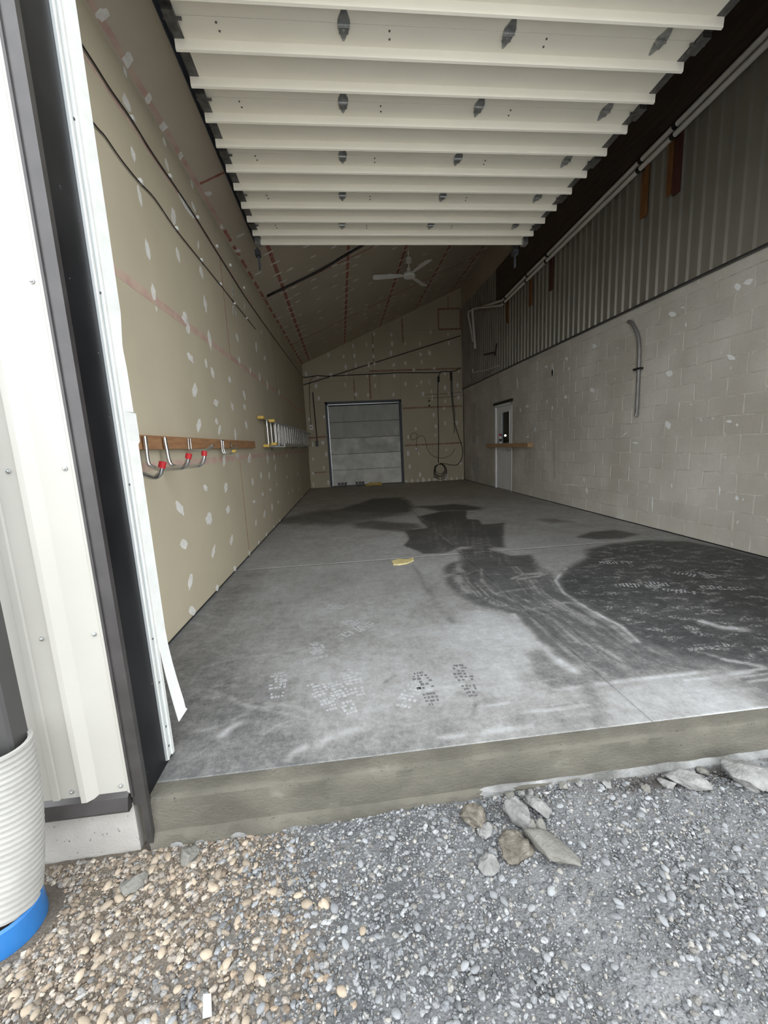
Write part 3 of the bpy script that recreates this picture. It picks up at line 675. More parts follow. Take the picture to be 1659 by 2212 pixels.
for (y0, y1, z) in ((12.0, 12.5, 2.2), (12.1, 12.4, 2.0), (12.0, 12.5, 1.8), (12.15, 12.4, 1.6), (11.85, 12.35, 1.4), (12.0, 12.4, 1.2), (11.8, 12.4, .6), (11.8, 12.4, .4), (11.75, 12.25, .2), (11.8, 12.2, 0.02)):
    MB().cbox((RIGHT_X - 0.004, y0, z + .006), (RIGHT_X + 0.01, y1, z + .192), 0.003).build('painted_block', 'block_stain', wall_right)
# parged band and lip under the siding
MB().box((RIGHT_X - 0.002, 1.6, 2.805), (RIGHT_X + 0.01, 13.2, 2.925)).build('parge_band', 'block', wall_right)
MB().box((RIGHT_X - 0.05, 1.6, 2.915), (RIGHT_X + 0.01, 13.2, 2.935)).build('siding_lip', 'dark_trim', wall_right)
# ribbed siding panels
def rib_panel(n=6, pitch=0.153, z0=2.935, z1=5.36):
    b = MB(); prof = []
    for i in range(n):
        u = i * pitch
        prof += [(u, 0), (u + 0.083, 0), (u + 0.098, -0.024), (u + 0.128, -0.024), (u + 0.143, 0)]
    prof.append((n * pitch - 0.0015, 0)); k = len(prof)
    for z in (0, z1 - z0):
        for u, d in prof: b.v.append((d, u, z))
        for u, d in prof: b.v.append((d + 0.002, u, z))
    for i in range(k - 1): b.f.append((i + 1, i, 2 * k + i, 2 * k + i + 1)); b.f.append((i, i + 1, k + i + 1, k + i))
    return b
pb = rib_panel(); p0 = None; y = 1.58
while y < 12.9:
    if p0 is None:
        p0 = pb.build('siding_panel', 'rib_metal', wall_right, local=True); p0.location = (-0.02, y - 1.5, 2.935)
    else: inst(p0, wall_right, (-0.02, y - 1.5, 2.935))
    y += 0.918
MB().prism([(RIGHT_X - 0.03, 1.6, 5.34), (RIGHT_X - 0.03, 13.2, 5.34), (RIGHT_X - 0.03, 13.2, 6.1), (RIGHT_X - 0.03, 1.6, 6.1)], (0.03, 0, 0)).build('drywall_sheet', 'drywall_ceiling', wall_right)
MB().prism([(RIGHT_X - 0.075, 1.65, 4.85), (RIGHT_X - 0.075, 10.2, 4.55), (RIGHT_X - 0.075, 10.2, 5.30), (RIGHT_X - 0.075, 1.65, 5.36)], (0.03, 0, 0)).build('fascia_board', 'fascia', wall_right)
# white paint dabs and scrapes on the block
cR, cS = cropt(1150, 250, 3.259), cropt(1100, 800, 2.968)
RD = []
for f, s, L in ((cR, 3.259, [(1447, 1203, 26, 26, 0), (1520, 1168, 40, 20, -.4), (987, 1397, 30, 20, .1), (435, 1622, 18, 18, 0), (240, 1710, 12, 14, 0), (1398, 1700, 32, 18, .5), (140, 1790, 8, 55, 0), (1058, 1350, 16, 4, -.5), (1080, 1470, 6, 16, 0), (98, 1768, 10, 10, 0), (258, 1780, 6, 14, .3), (745, 1665, 8, 10, 0)]),
                (cS, 2.968, [(1028, 18, 24, 22, .3), (533, 128, 18, 15, 0), (1020, 350, 20, 26, -.2), (362, 172, 10, 13, 0), (53, 85, 4, 45, -.05), (276, 20, 6, 30, 0), (243, 202, 4, 16, 0), (276, 240, 4, 16, 0), (116, 230, 12, 9, 0), (72, 255, 5, 14, 0), (810, 465, 20, 6, .1), (165, 380, 5, 18, .2), (118, 426, 10, 7, 0), (497, 770, 7, 22, -.2), (480, 700, 5, 18, -.1), (1410, 328, 22, 9, 0), (1460, 350, 8, 10, 0), (1460, 818, 10, 16, -.3), (1500, 828, 5, 7, 0), (400, 735, 60, 3, .05), (1350, 770, 5, 30, 0), (1042, 740, 4, 14, 0), (918, 850, 4, 50, 0), (215, 490, 5, 8, 0), (740, 410, 24, 3, -.8)])):
    for i, (x, y, w, h, t) in enumerate(L): RD.append((f(x, y), w / s, h / s, t))
for i, (p, w, h, t) in enumerate(RD):
    poly = [on_x(q, RIGHT_X - 0.0018) for q in dab_poly(p, w, h, t, 100 + i, 10)]
    MB().prism(poly, (-0.0015, 0, 0)).build('paint_dab', 'bright_paint', wall_right)

for i, (x0_, y0_, x1_, y1_, w_) in enumerate(((1196, 945, 1198, 1035, 3),)):   # brown drip stains
    p = [on_x(q, RIGHT_X - 0.0022) for q in ((x0_ - w_, y0_), (x0_ + w_, y0_ - 2), (x1_ + w_ * .5, y1_), (x1_ - w_ * .5, y1_))]
    MB().prism(p, (-0.0006, 0, 0)).build('stain', 'stain', wall_right)
MB().box((RIGHT_X - 0.006, 1.6, 0.0004), (RIGHT_X + 0.004, MDY0, 0.013)).box((RIGHT_X - 0.006, MDY1, 0.0004), (RIGHT_X + 0.004, 13.2, 0.013)).build('floor_joint', 'gap', wall_right)
# ------------------------------------------------------------------ CEILING
ceiling = MB().prism([(-1.6, 1.6, ce_z(-1.6) + .03), (4.4, 1.6, ce_z(4.4) + .03), (4.4, 13.6, ce_z(4.4) + .03), (-1.6, 13.6, ce_z(-1.6) + .03)], (0, 0, 0.25)).build('ceiling', 'gap')
tag(ceiling, 'sloping drywall ceiling with red taped seams and patched screws', 'ceiling', kind='structure')
cxs = [-1.32, -0.78, 0.33, 1.45, 2.57, 3.69, 4.12]
cys = [1.55, 4.4, 7.45, 10.7, 13.25]
for i in range(len(cxs) - 1):
    for j in range(len(cys) - 1):
        g = 0.002; a, b, c, d = cxs[i] + g, cxs[i + 1] - g, cys[j] + g, cys[j + 1] - g
        MB().prism([(a, c, ce_z(a)), (b, c, ce_z(b)), (b, d, ce_z(b)), (a, d, ce_z(a))], (0, 0, 0.03)).build('drywall_sheet', 'drywall_ceiling', ceiling)
def ce_strip(x0, y0, x1, y1, w, m):
    a = np.array([x0, y0]); b = np.array([x1, y1]); d = (b - a) / np.linalg.norm(b - a); n = np.array([-d[1], d[0]]) * w / 2
    q = [(p[0], p[1], ce_z(p[0]) - 0.0015) for p in (a - n, b - n, b + n, a + n)]
    MB().prism(q, (0, 0, 0.0013)).build('seam_tape', m, ceiling)
for x in cxs[1:-1]: ce_strip(x, 1.7, x, 13.1, 0.05, 'red')
for y, w in ((4.4, .03), (7.45, .03), (10.7, .03)): ce_strip(-1.15, y, 4.0, y, w, 'red')
for j in range(30): ce_strip(lw_x(1.8 + j * .38) + 0.03, 1.8 + j * 0.38, lw_x(2.0 + j * .38) + 0.03, (2.18 if j < 9 else 2.06) + j * 0.38, 0.035, 'pink' if j < 9 else 'red')
rg = random.Random(11)
def ce_dab(x, y, w, l):
    poly = [(x + math.cos(a) * l * rg.uniform(.75, 1.1), y + math.sin(a) * w * rg.uniform(.75, 1.1)) for a in np.linspace(0, 2 * math.pi, 9)[:-1]]
    return [(p, q, ce_z(p) - 0.0035) for p, q in poly]
for (px, w, h) in ((cA(320, 165), 18, 15), (cA(605, 665), 13, 18), (cA(838, 1105), 8, 12), (cA(1000, 1420), 10, 11), (cA(1195, 1745), 6, 8), (cB(1295, 200), 10, 5), (cB(1445, 575), 4, 6), (cB(1625, 840), 8, 4)):
    poly = [on_ce(q, 0.003) for q in dab_poly(px, w, h, 0.1, int(px[0]))]
    MB().prism(poly, (0, 0, 0.002)).build('compound_dab', 'compound', ceiling)
sd = MB(); ndab = 0
for y in np.arange(5.4, 13.1, 0.36):
    for x in cxs[1:-1]:
        q = ce_dab(x + rg.uniform(-.03, .03), y + rg.uniform(-.05, .05), 0.022, 0.085)
        if ndab < 110: MB().prism(q, (0, 0, 0.002)).build('compound_dab', 'compound', ceiling); ndab += 1
        else: sd.prism(q, (0, 0, 0.002))
    for x in np.arange(-1.0, 3.9, 0.37):
        if rg.random() < 0.5:
            q = ce_dab(x + rg.uniform(-.04, .04), y + rg.uniform(-.1, .1), 0.028, 0.06); sd.prism(q, (0, 0, 0.002))
so = sd.build('compound_dabs', 'compound', ceiling); so['kind'] = 'stuff'

# ------------------------------------------------------------------ FRONT WALL (pier left of the opening, header, pier right)
OX0, OX1, OZ = -0.82, 2.46, 3.85  # opening top is out of view, raised so sky light reaches the struts
wf = MB()
wf.box((-6.0, FRONT_Y + 0.0, 0.03), (OX0 + 0.002, FRONT_Y + 0.24, 6.4)); wf.box((OX1, FRONT_Y, -0.3), (4.4, FRONT_Y + 0.2, 6.4)); wf.box((OX0, FRONT_Y, OZ), (OX1, FRONT_Y + 0.2, 6.4))
wall_front = wf.build('wall_front', 'black_jamb', origin=(OX0, FRONT_Y, 0))
tag(wall_front, 'white ribbed metal clad front wall beside the open bay', 'wall', kind='structure')
MB().box((-6.0, 1.41, -0.6), (-0.853, 1.62, 0.0)).build('foundation', 'foundation', wall_front, smooth=False)
# exterior siding: sheets with ribs and screws
def ext_panel(xr, z0=0.055, z1=6.3):
    y = 1.40; w = 0.914
    prof = [(0, 0), (0.012, 0), (0.045, 0.0), (0.05, 0.0035), (0.062, 0.0035), (0.067, 0), (0.112, 0.0), (0.125, 0.024), (0.148, 0.024), (0.178, 0.0)]
    # rib then flats with two shallow flutes, repeated
    full = [(0.0, 0.004), (0.014, 0.004), (0.018, 0.0)]; u = 0.0
    for k in range(3):
        b0 = 0.115 + 0.305 * k
        full += [(b0, 0.0), (b0 + 0.030, 0.024), (b0 + 0.048, 0.024), (b0 + 0.054, 0.0), (b0 + 0.13, 0.0), (b0 + 0.135, 0.004), (b0 + 0.155, 0.004), (b0 + 0.16, 0), (b0 + 0.215, 0), (b0 + 0.22, 0.004), (b0 + 0.24, 0.004), (b0 + 0.245, 0)]
    full = [p for p in full if p[0] < w] + [(w, 0)]
    b = MB(); k = len(full)
    for z in (z0, z1):
        for u, d in full: b.v.append((xr - u, y - d, z))
        for u, d in full: b.v.append((xr - u, y - d + 0.003, z))
    for i in range(k - 1):
        b.f.append((i, 2 * k + i, 2 * k + i + 1, i + 1)); b.f.append((i, i + 1, k + i + 1, k + i))
    for i in range(k - 1): b.f.append((k + i, k + i + 1, 3 * k + i + 1, 3 * k + i))
    return b.build('siding_panel', 'siding', wall_front)
for i in range(4): ext_panel(-0.842 - i * 0.915)
for i in range(2): ext_panel(3.425 + i * 0.915)
MB().box((2.50, 1.41, -0.6), (4.4, 1.42, 0.0)).build('foundation', 'foundation', wall_front)
MB().box((2.462, 1.398, -0.2), (2.512, 1.42, 3.85)).build('edge_trim', 'dark_trim', wall_front)
MB().prism([(2.512, 1.40, 0.062), (2.512, 1.383, 0.05), (2.512, 1.372, 0.006), (2.512, 1.378, -0.006), (2.512, 1.40, -0.004)], (1.85, 0, 0)).build('drip_flashing', 'dark_trim', wall_front)
scr = None
for x in (-0.878, -1.045, -1.18):
    for z in (0.088, 0.68, 1.245, 1.80, 2.4, 3.0):
        if scr is None:
            scr = MB().lathe((0, 0, 0), [(0.0075, 0), (0.0075, 0.002), (0.005, 0.0025), (0.005, 0.006), (0.003, 0.0075)], 10, (0, -1, 0)).build('screw', 'galv', wall_front, local=True); sc_loc = scr
            scr.location = (x - OX0, 1.3985 - FRONT_Y, z)
        else: inst(scr, wall_front, (x - OX0, 1.3985 - FRONT_Y, z))
# trims
tr = MB().box((-0.845, 1.398, 0.0), (-0.798, 1.42, 3.85)).box((-0.82, 1.398, -0.20), (-0.798, 1.43, 0.0)).box((-0.846, 1.392, 0.04), (-0.838, 1.40, 3.85))
t1 = tr.build('trim_1', 'dark_trim'); tag(t1, 'dark brown metal corner trim along the bay opening edge', 'trim', kind='structure')
t2 = MB().box((-0.83, 1.42, -0.02), (-0.806, 1.645, 3.85)).build('trim_2', 'black_jamb'); tag(t2, 'black metal jamb liner facing the bay opening', 'trim', kind='structure')
dr = MB().prism([(-0.852, 1.40, 0.062), (-0.852, 1.383, 0.05), (-0.852, 1.372, 0.006), (-0.852, 1.378, -0.006), (-0.852, 1.40, -0.004)], (-3.6, 0, 0))
t3 = dr.build('trim_3', 'dark_trim'); tag(t3, 'dark brown drip flashing between white siding and concrete footing', 'trim', kind='structure')
# white weather strip: aluminium retainer + vinyl flap torn in places
ws = empty('weather_strip', (-0.806, 1.6, 0), 'white vinyl weather strip in aluminium retainer, torn at its lower end', 'weather strip')
MB().box((-0.8055, 1.585, 0.02), (-0.797, 1.640, 3.6)).build('retainer', 'alu', ws)
MB().box((-0.800, 1.588, 0.02), (-0.793, 1.596, 3.6)).box((-0.800, 1.622, 0.02), (-0.791, 1.640, 3.6)).build('retainer_lip', 'vinyl', ws)
fl = MB(); zs = list(np.linspace(3.6, 1.80, 12)) + [1.68, 1.665, 1.655, 1.60, 1.52, 1.44, 1.435, 1.33, 1.318] + list(np.linspace(1.25, 0.55, 10)) + list(np.linspace(0.5, 0.14, 10))
wd = []
for z in zs:
    w = 0.052
    if z <= 1.68: w = 0.03
    if z <= 1.655: w = 0.03 + 0.012 * random.random()
    if 1.32 < z < 1.44: w = 0.058
    if z <= 1.318: w = 0.042
    if z < 0.2: w = 0.036
    lift = 0.0 if z > 0.55 else (0.55 - z) ** 1.5 * 0.10
    wd.append((z, w, lift))
for z, w, l in wd:
    fl.v += [(-0.792 + l * 0.9, 1.638 + l * 0.9, z), (-0.789 + l * 0.9, 1.638 + l * 0.9, z), (-0.776 + l * 1.3, 1.638 + w + l, z + (0.03 if z < 0.15 else 0)), (-0.779 + l * 1.3, 1.638 + w + l, z + (0.03 if z < 0.15 else 0))]
for i in range(len(wd) - 1):
    for k in range(4): fl.f.append((i * 4 + k, i * 4 + (k + 1) % 4, (i + 1) * 4 + (k + 1) % 4, (i + 1) * 4 + k))
fl.f.append((0, 1, 2, 3)); n4 = (len(wd) - 1) * 4; fl.f.append((n4 + 3, n4 + 2, n4 + 1, n4))
fl.build('vinyl_flap', 'vinyl', ws)
for z in (0.07, 0.16, 0.36, 0.55, 1.17, 1.84, 2.37):
    MB().lathe((-0.797, 1.609, z), [(0.005, 0), (0.004, 0.003), (0.001, 0.004)], 8, (1, 0, 0)).build('screw', 'dark_galv', ws)

# ------------------------------------------------------------------ GROUND OUTSIDE
def gz(x, y):
    s = min(1, max(0, (x + 0.75) / 1.9)); s = s * s * (3 - 2 * s)
    z = -0.205 + 0.05 * s + 0.02 * max(0, min(1, (1.42 - y) / 0.6)) * (1 if x > -0.9 else 0.3)
    z += 0.010 * mnoise.noise(Vector((x * 3, y * 3, 5)))
    if x > 0.9: z -= 0.02 * math.exp(-((y - 1.37) / 0.05) ** 2) * min(1, (x - 0.9) / 0.3)
    return z
def ground_mesh():
    xs = list(np.linspace(-30, -3, 10)) + list(np.arange(-2.8, 3.4, 0.035)) + list(np.linspace(3.6, 30, 10))
    ys = list(np.linspace(-40, -0.6, 12)) + list(np.arange(-0.5, 1.50, 0.03)) + [1.55, 1.7]
    nx, ny = len(xs), len(ys); V = []; C = []
    for y in ys:
        for x in xs:
            z = gz(x, y) + 0.007 * mnoise.noise(Vector((x * 22, y * 22, 1))) + 0.004 * mnoise.noise(Vector((x * 60, y * 60, 2))); V.append((x, y, z))
            g = 0.5 + 0.5 * mnoise.noise(Vector((x * 2.2, y * 2.6, 7)))
            tan = min(1, max(0, (0.12 - x - 0.45 * (1.4 - y) * 0 + 0.35 * mnoise.noise(Vector((x * 2.5, y * 2.5, 3)))) / 0.5)); C.append(tan)
    Fq = [(j * nx + i, j * nx + i + 1, (j + 1) * nx + i + 1, (j + 1) * nx + i) for j in range(ny - 1) for i in range(nx - 1)]
    return V, Fq
def tanness(x, y):
    n = 0.38 * mnoise.noise(Vector((x * 2.5, y * 2.5, 3))) + 0.25 * mnoise.noise(Vector((x * 7, y * 7, 4)))
    return min(1, max(0, (-0.15 - x + n) / 0.55 + 0.25))
TAN = [0.62 * np.array(q) for q in ((0.36, 0.285, 0.21), (0.45, 0.375, 0.29), (0.27, 0.215, 0.16), (0.52, 0.46, 0.38), (0.38, 0.335, 0.285), (0.36, 0.35, 0.33))]
GRY = [0.47 * np.array(q) for q in ((0.36, 0.375, 0.385), (0.46, 0.475, 0.485), (0.29, 0.305, 0.32), (0.55, 0.565, 0.57), (0.40, 0.41, 0.415), (0.50, 0.48, 0.44))]
DRK = [(0.06, 0.055, 0.05), (0.09, 0.085, 0.08), (0.12, 0.115, 0.11)]
V, Fq = ground_mesh()
g = MB(); g.v = V; g.f = Fq
ground = g.build('ground', 'gravel', origin=(0, 0, 0), smooth=True)
tag(ground, 'dusty grey and tan crushed gravel yard in front of the slab', 'ground', kind='structure')
def tint_attr(me, cols):
    a = me.color_attributes.new('tint', 'FLOAT_COLOR', 'POINT')
    q = np.ones((len(cols), 4), np.float32); q[:, :3] = cols; a.data.foreach_set('color', q.ravel())
gc = []
for (x, y, z) in V:
    t = tanness(x, y) if abs(x) < 4 and y > -1 else 0.1
    n = 1 + 0.30 * mnoise.noise(Vector((x * 5, y * 5, 8))) + 0.2 * mnoise.noise(Vector((x * 19, y * 19, 8)))
    dusty = max(0, mnoise.noise(Vector((x * 2.1 + 4, y * 2.6, 12))) + 0.25 * (x > 1.0))
    base = np.array((0.30, 0.305, 0.31)) * (1 - t) + np.array((0.32, 0.27, 0.215)) * t
    base = base * n * 0.82 + (1 - t) * dusty * np.array((0.30, 0.30, 0.295))
    if y < -0.2: base = np.array((1.0, 0.99, 0.97))  # unseen yard behind the camera, whitened to bounce light into the bay
    soil = math.exp(-((x - 1.22) / 0.32) ** 2 - ((y - 1.36) / 0.05) ** 2) + 0.8 * math.exp(-((x - 0.62) / 0.12) ** 2 - ((y - 1.37) / 0.05) ** 2) + 0.8 * math.exp(-((x - 1.52) / 0.1) ** 2 - ((y - 1.33) / 0.06) ** 2)
    base = base * (1 - min(0.85, soil)) + np.array((0.09, 0.075, 0.06)) * min(0.85, soil)
    gc.append(np.clip(base * 0.42, 0.02, 0.5))
tint_attr(ground.data, np.array(gc))
# pebbles
def ico(sub):
    bm = bmesh.new(); bmesh.ops.create_icosphere(bm, subdivisions=sub, radius=1.0)
    bm.verts.index_update()
    v = np.array([p.co for p in bm.verts]); f = np.array([[q.index for q in p.verts] for p in bm.faces]); bm.free(); return v, f
IC1, IC2 = ico(1), ico(2)
def rand_rot(n):
    q = rng.normal(size=(n, 4)); q /= np.linalg.norm(q, axis=1)[:, None]; w, x, y, z = q.T
    return np.stack([1 - 2 * (y * y + z * z), 2 * (x * y - z * w), 2 * (x * z + y * w), 2 * (x * y + z * w), 1 - 2 * (x * x + z * z), 2 * (y * z - x * w), 2 * (x * z - y * w), 2 * (y * z + x * w), 1 - 2 * (x * x + y * y)], 1).reshape(n, 3, 3)
def stones(C, S, base, tint):
    v, f = base; n = len(C)
    sc = S[:, None] * rng.uniform((0.8, 0.55, 0.4), (1.35, 1.0, 0.75), (n, 3))
    P = v[None] * sc[:, None, :] * rng.uniform(0.80, 1.14, (n, len(v), 1))
    ang = rng.uniform(0, 2 * math.pi, n); Rz = np.zeros((n, 3, 3)); Rz[:, 0, 0] = np.cos(ang); Rz[:, 0, 1] = -np.sin(ang); Rz[:, 1, 0] = np.sin(ang); Rz[:, 1, 1] = np.cos(ang); Rz[:, 2, 2] = 1
    tl = rng.normal(0, 0.3, n); Rx = np.zeros((n, 3, 3)); Rx[:, 0, 0] = 1; Rx[:, 1, 1] = np.cos(tl); Rx[:, 1, 2] = -np.sin(tl); Rx[:, 2, 1] = np.sin(tl); Rx[:, 2, 2] = np.cos(tl)
    P = np.einsum('nij,nkj->nki', Rz @ Rx, P) + C[:, None, :]
    return P.reshape(-1, 3), (f[None] + (np.arange(n) * len(v))[:, None, None]).reshape(-1, 3), np.repeat(tint, len(v), axis=0)
def scatter(n, smin, smax, tan_only=None):
    C, S, T = [], [], []
    while len(C) < n:
        x = random.uniform(-1.8, 2.6); y = random.uniform(0.5, 1.41)
        if x < -0.84 and y > 1.395: continue
        if random.random() > (1.0 if -1.4 < x < 2.2 else 0.45): continue
        if (x + 1.14) ** 2 + (y - 1.2) ** 2 < 0.125 ** 2: continue
        t = tanness(x, y)
        if tan_only is True and random.random() > t: continue
        if tan_only is False and random.random() < t * 0.8: continue
        patch = mnoise.noise(Vector((x * 2.1 + 4, y * 2.6, 12))) + 0.25 * (x > 1.0)
        if tan_only is not True and patch > 0.25 and random.random() < 0.45: continue
        s = smin + (smax - smin) * random.random() ** 2.2
        pal = TAN if random.random() < t else GRY
        if math.exp(-((x - 1.22) / 0.3) ** 2 - ((y - 1.36) / 0.05) ** 2) > random.uniform(0.3, 1): pal = DRK
        c = np.array(random.choice(pal)) * random.uniform(0.5, 1.35)
        C.append((x, y, gz(x, y) + s * 0.12)); S.append(s); T.append(c)
    return np.array(C), np.array(S), np.array(T)
parts = []
for cnt, lo, hi, to, base in ((62000, 0.0022, 0.0065, None, IC1), (6500, 0.0055, 0.0135, True, IC2), (8000, 0.0048, 0.0115, False, IC2)):
    _c, _s, _t = scatter(cnt, lo, hi, to); parts.append(stones(_c, _s, base, _t))
VV, FF, TT, k = [], [], [], 0
for v_, f_, t_ in parts: VV.append(v_); FF.append(f_ + k); TT.append(t_); k += len(v_)
VV, FF, TT = np.concatenate(VV), np.concatenate(FF), np.concatenate(TT)
me = bpy.data.meshes.new('gravel')
me.vertices.add(len(VV)); me.vertices.foreach_set('co', VV.ravel()); me.loops.add(FF.size); me.loops.foreach_set('vertex_index', FF.ravel())
me.polygons.add(len(FF)); me.polygons.foreach_set('loop_start', np.arange(len(FF)) * 3)
try: me.polygons.foreach_set('loop_total', np.full(len(FF), 3))
except Exception: pass
me.polygons.foreach_set('use_smooth', np.ones(len(FF), bool)); me.update(); me.validate()
tint_attr(me, TT); me.materials.append(MT['gravel'])
o = bpy.data.objects.new('gravel', me); COL.objects.link(o); tag(o, 'loose tan river pebbles and grey crushed gravel in front of the slab', 'gravel', kind='stuff')
# the largest pebbles, one by one
pm = []
for k in range(6):
    v, f = IC2; b = MB(); rk = np.random.default_rng(50 + k)
    sc = np.array((1.15, 0.8, 0.55)) * rk.uniform(0.85, 1.15, 3); P = v * sc
    P = [p * (1 + 0.16 * mnoise.noise(Vector(tuple(p * 1.7 + k * 9)))) for p in P]
    b.v = [tuple(p) for p in P]; b.f = [tuple(q) for q in f]; pm.append(b)
pro = {}
def pebble(x, y, s, kind):
    k = random.randrange(6); key = (k, kind)
    nm = 'pebble'
    if key not in pro:
        o = pm[k].build(nm, 'pebble_' + kind, None, smooth=True, origin=(0, 0, 0)); pro[key] = o
        if kind == 'tan': tag(o, 'rounded tan pebble lying in the gravel', 'pebble', 'large tan pebbles in the gravel')
        else: tag(o, 'rounded grey pebble lying in the gravel', 'pebble', 'large grey pebbles in the gravel')
    else:
        o = pro[key].copy(); COL.objects.link(o)
    o.location = (x, y, gz(x, y) + s * 0.25); o.scale = (s, s, s); o.rotation_euler = (random.uniform(-.25, .25), random.uniform(-.25, .25), random.uniform(0, 6.28))
npb = 0
while npb < 280:
    x = random.uniform(-1.25, 1.75); y = random.uniform(0.72, 1.37)
    if x < -0.84 and y > 1.36: continue
    if (x + 1.14) ** 2 + (y - 1.2) ** 2 < 0.14 ** 2: continue
    t = tanness(x, y); tan = random.random() < t
    if not tan and random.random() < 0.5: continue
    pebble(x, y, random.uniform(0.0105, 0.0165) * (1.0 if tan else 0.9), 'tan' if tan else 'grey'); npb += 1

# rubble chunks broken off the slab
def chunk(px, size, m, label, seed, rot=0.0, facets=9, rough=0.16, name='concrete_chunk', sink=0.15):
    c = on_z(px, -0.175); x, y = c[0], min(c[1], 1.405 - max(size[1], size[0]) * 0.55)
    rk = np.random.default_rng(seed); v, f = ico(4); P = v.copy()
    for _ in range(facets):
        n = rk.normal(size=3); n /= np.linalg.norm(n); d = rk.uniform(0.5, 0.8)
        h = P @ n; P = P - np.clip(h - d, 0, None)[:, None] * n
    P = np.array([p * (1 + rough * mnoise.fractal(Vector(tuple(p * 2.2 + seed)), 1.0, 2.0, 6) + 0.05 * mnoise.noise(Vector(tuple(p * 9 + seed)))) for p in P])
    P *= np.array(size) / 2 / np.abs(P).max(axis=0)
    ca, sa = math.cos(rot), math.sin(rot); Q = P.copy(); Q[:, 0] = P[:, 0] * ca - P[:, 1] * sa; Q[:, 1] = P[:, 0] * sa + P[:, 1] * ca
    z = gz(x, y) + size[2] * (0.5 - sink)
    b = MB(); b.v = [(x + q[0], y + q[1], z + q[2]) for q in Q]; b.f = [tuple(q) for q in f]
    o = b.build(name, m, None, smooth=True); tag(o, label, 'rubble', 'rubble broken off the slab edge'); return o
chunk((1022, 1780), (.10, .12, .075), 'chunk_tan', 'crumbly tan lump of cemented gravel nearest the footing side', 1, 0.3, 7, 0.3, 'rubble_lump')
chunk((1052, 1806), (.075, .065, .05), 'chunk_grey', 'small pale grey concrete crumb touching the tan lump', 2, 0.2, 9, 0.2)
chunk((1118, 1768), (.10, .17, .075), 'chunk_grey', 'tall pale grey concrete chunk leaning beside the slab edge', 3, 0.35, 9, 0.14)
chunk((1105, 1846), (.155, .115, .06), 'chunk_tan', 'wide crumbly brown lump of cemented gravel', 4, -0.1, 7, 0.28, 'rubble_lump')
chunk((1182, 1852), (.085, .23, .06), 'chunk_dark', 'long flat olive grey concrete offcut pointing away from slab', 5, 0.62, 10, 0.08)
chunk((1055, 1880), (.075, .075, .045), 'chunk_grey', 'small blocky pale grey concrete piece below the brown lump', 6, 0.5, 8, 0.1)
chunk((1165, 1765), (.06, .13, .06), 'chunk_grey', 'narrow grey concrete shard behind the tall chunk', 7, 0.5, 9, 0.12)
chunk((1143, 1795), (.045, .06, .045), 'chunk_dark', 'dark grey stone wedged between two pale chunks', 8, 0.2, 8, 0.1)
chunk((1168, 1800), (.05, .045, .04), 'chunk_dark', 'dark rounded stone beside the long olive offcut', 9, 0.7, 8, 0.1)
chunk((1486, 1706), (.16, .11, .055), 'chunk_grey', 'flat oval concrete chunk with scratched top near slab', 10, -0.3, 9, 0.1)
chunk((1440, 1702), (.07, .05, .03), 'chunk_grey', 'thin grey flake beside the scratched oval chunk', 11, -0.6, 8, 0.1)
chunk((1603, 1682), (.20, .17, .085), 'chunk_grey', 'large broken white dusted concrete slab piece', 12, -0.45, 9, 0.13)
chunk((1652, 1632), (.11, .05, .05), 'chunk_grey', 'dusty concrete slab piece tucked against the slab edge', 13, 0.2, 9, 0.13)
chunk((1655, 1715), (.10, .08, .05), 'chunk_grey', 'grey concrete lump next to the large broken piece', 14, 0.5, 9, 0.13)
chunk((405, 1840), (.075, .085, .045), 'chunk_dark', 'blue grey flat stone below the slab corner', 15, -0.2, 9, 0.1)
chunk((283, 1900), (.10, .075, .03), 'chunk_dark', 'low blue grey stone among the tan pebbles', 16, 0.3, 9, 0.14)
for i, (px, s) in enumerate((((1515, 1668), .05), ((1545, 1640), .06), ((1580, 1632), .05), ((1240, 1690), .04), ((1210, 1700), .045), ((1120, 1712), .04), ((1098, 1720), .05), ((1145, 1722), .035), ((1395, 1718), .045), ((1310, 1705), .04))):
    chunk(px, (s, s * .85, s * .6), 'chunk_grey' if i % 2 else 'chunk_dark', ('small pale concrete bit broken off along the slab edge' if i % 2 else 'small dark concrete bit broken off along the slab edge'), 30 + i, i, 8, 0.14)
# white strip of paper lying on the gravel
c = on_z((447, 2165), -0.19); cc = MB()
ps = [on_z(p, -0.165) for p in ((438, 2142), (455, 2141), (457, 2190), (437, 2195))]
for p in ps: p[2] = gz(p[0], p[1]) + 0.016
cc.prism(ps[::-1], (0, 0, 0.0015)); o = cc.build('paper_strip', 'paper'); tag(o, 'narrow white strip of paper lying on the gravel', 'paper')
# yellow scrap on the floor
ps = [on_z(p, 0.0) for p in ((846, 1214), (860, 1209), (880, 1210), (893, 1206), (894, 1212), (880, 1218), (862, 1221), (850, 1221))]
o = MB().prism(ps[::-1], (0, 0, 0.012)).build('foam_scrap', 'yellow_pale'); tag(o, 'pale yellow splintered scrap lying on the dusty floor', 'scrap')

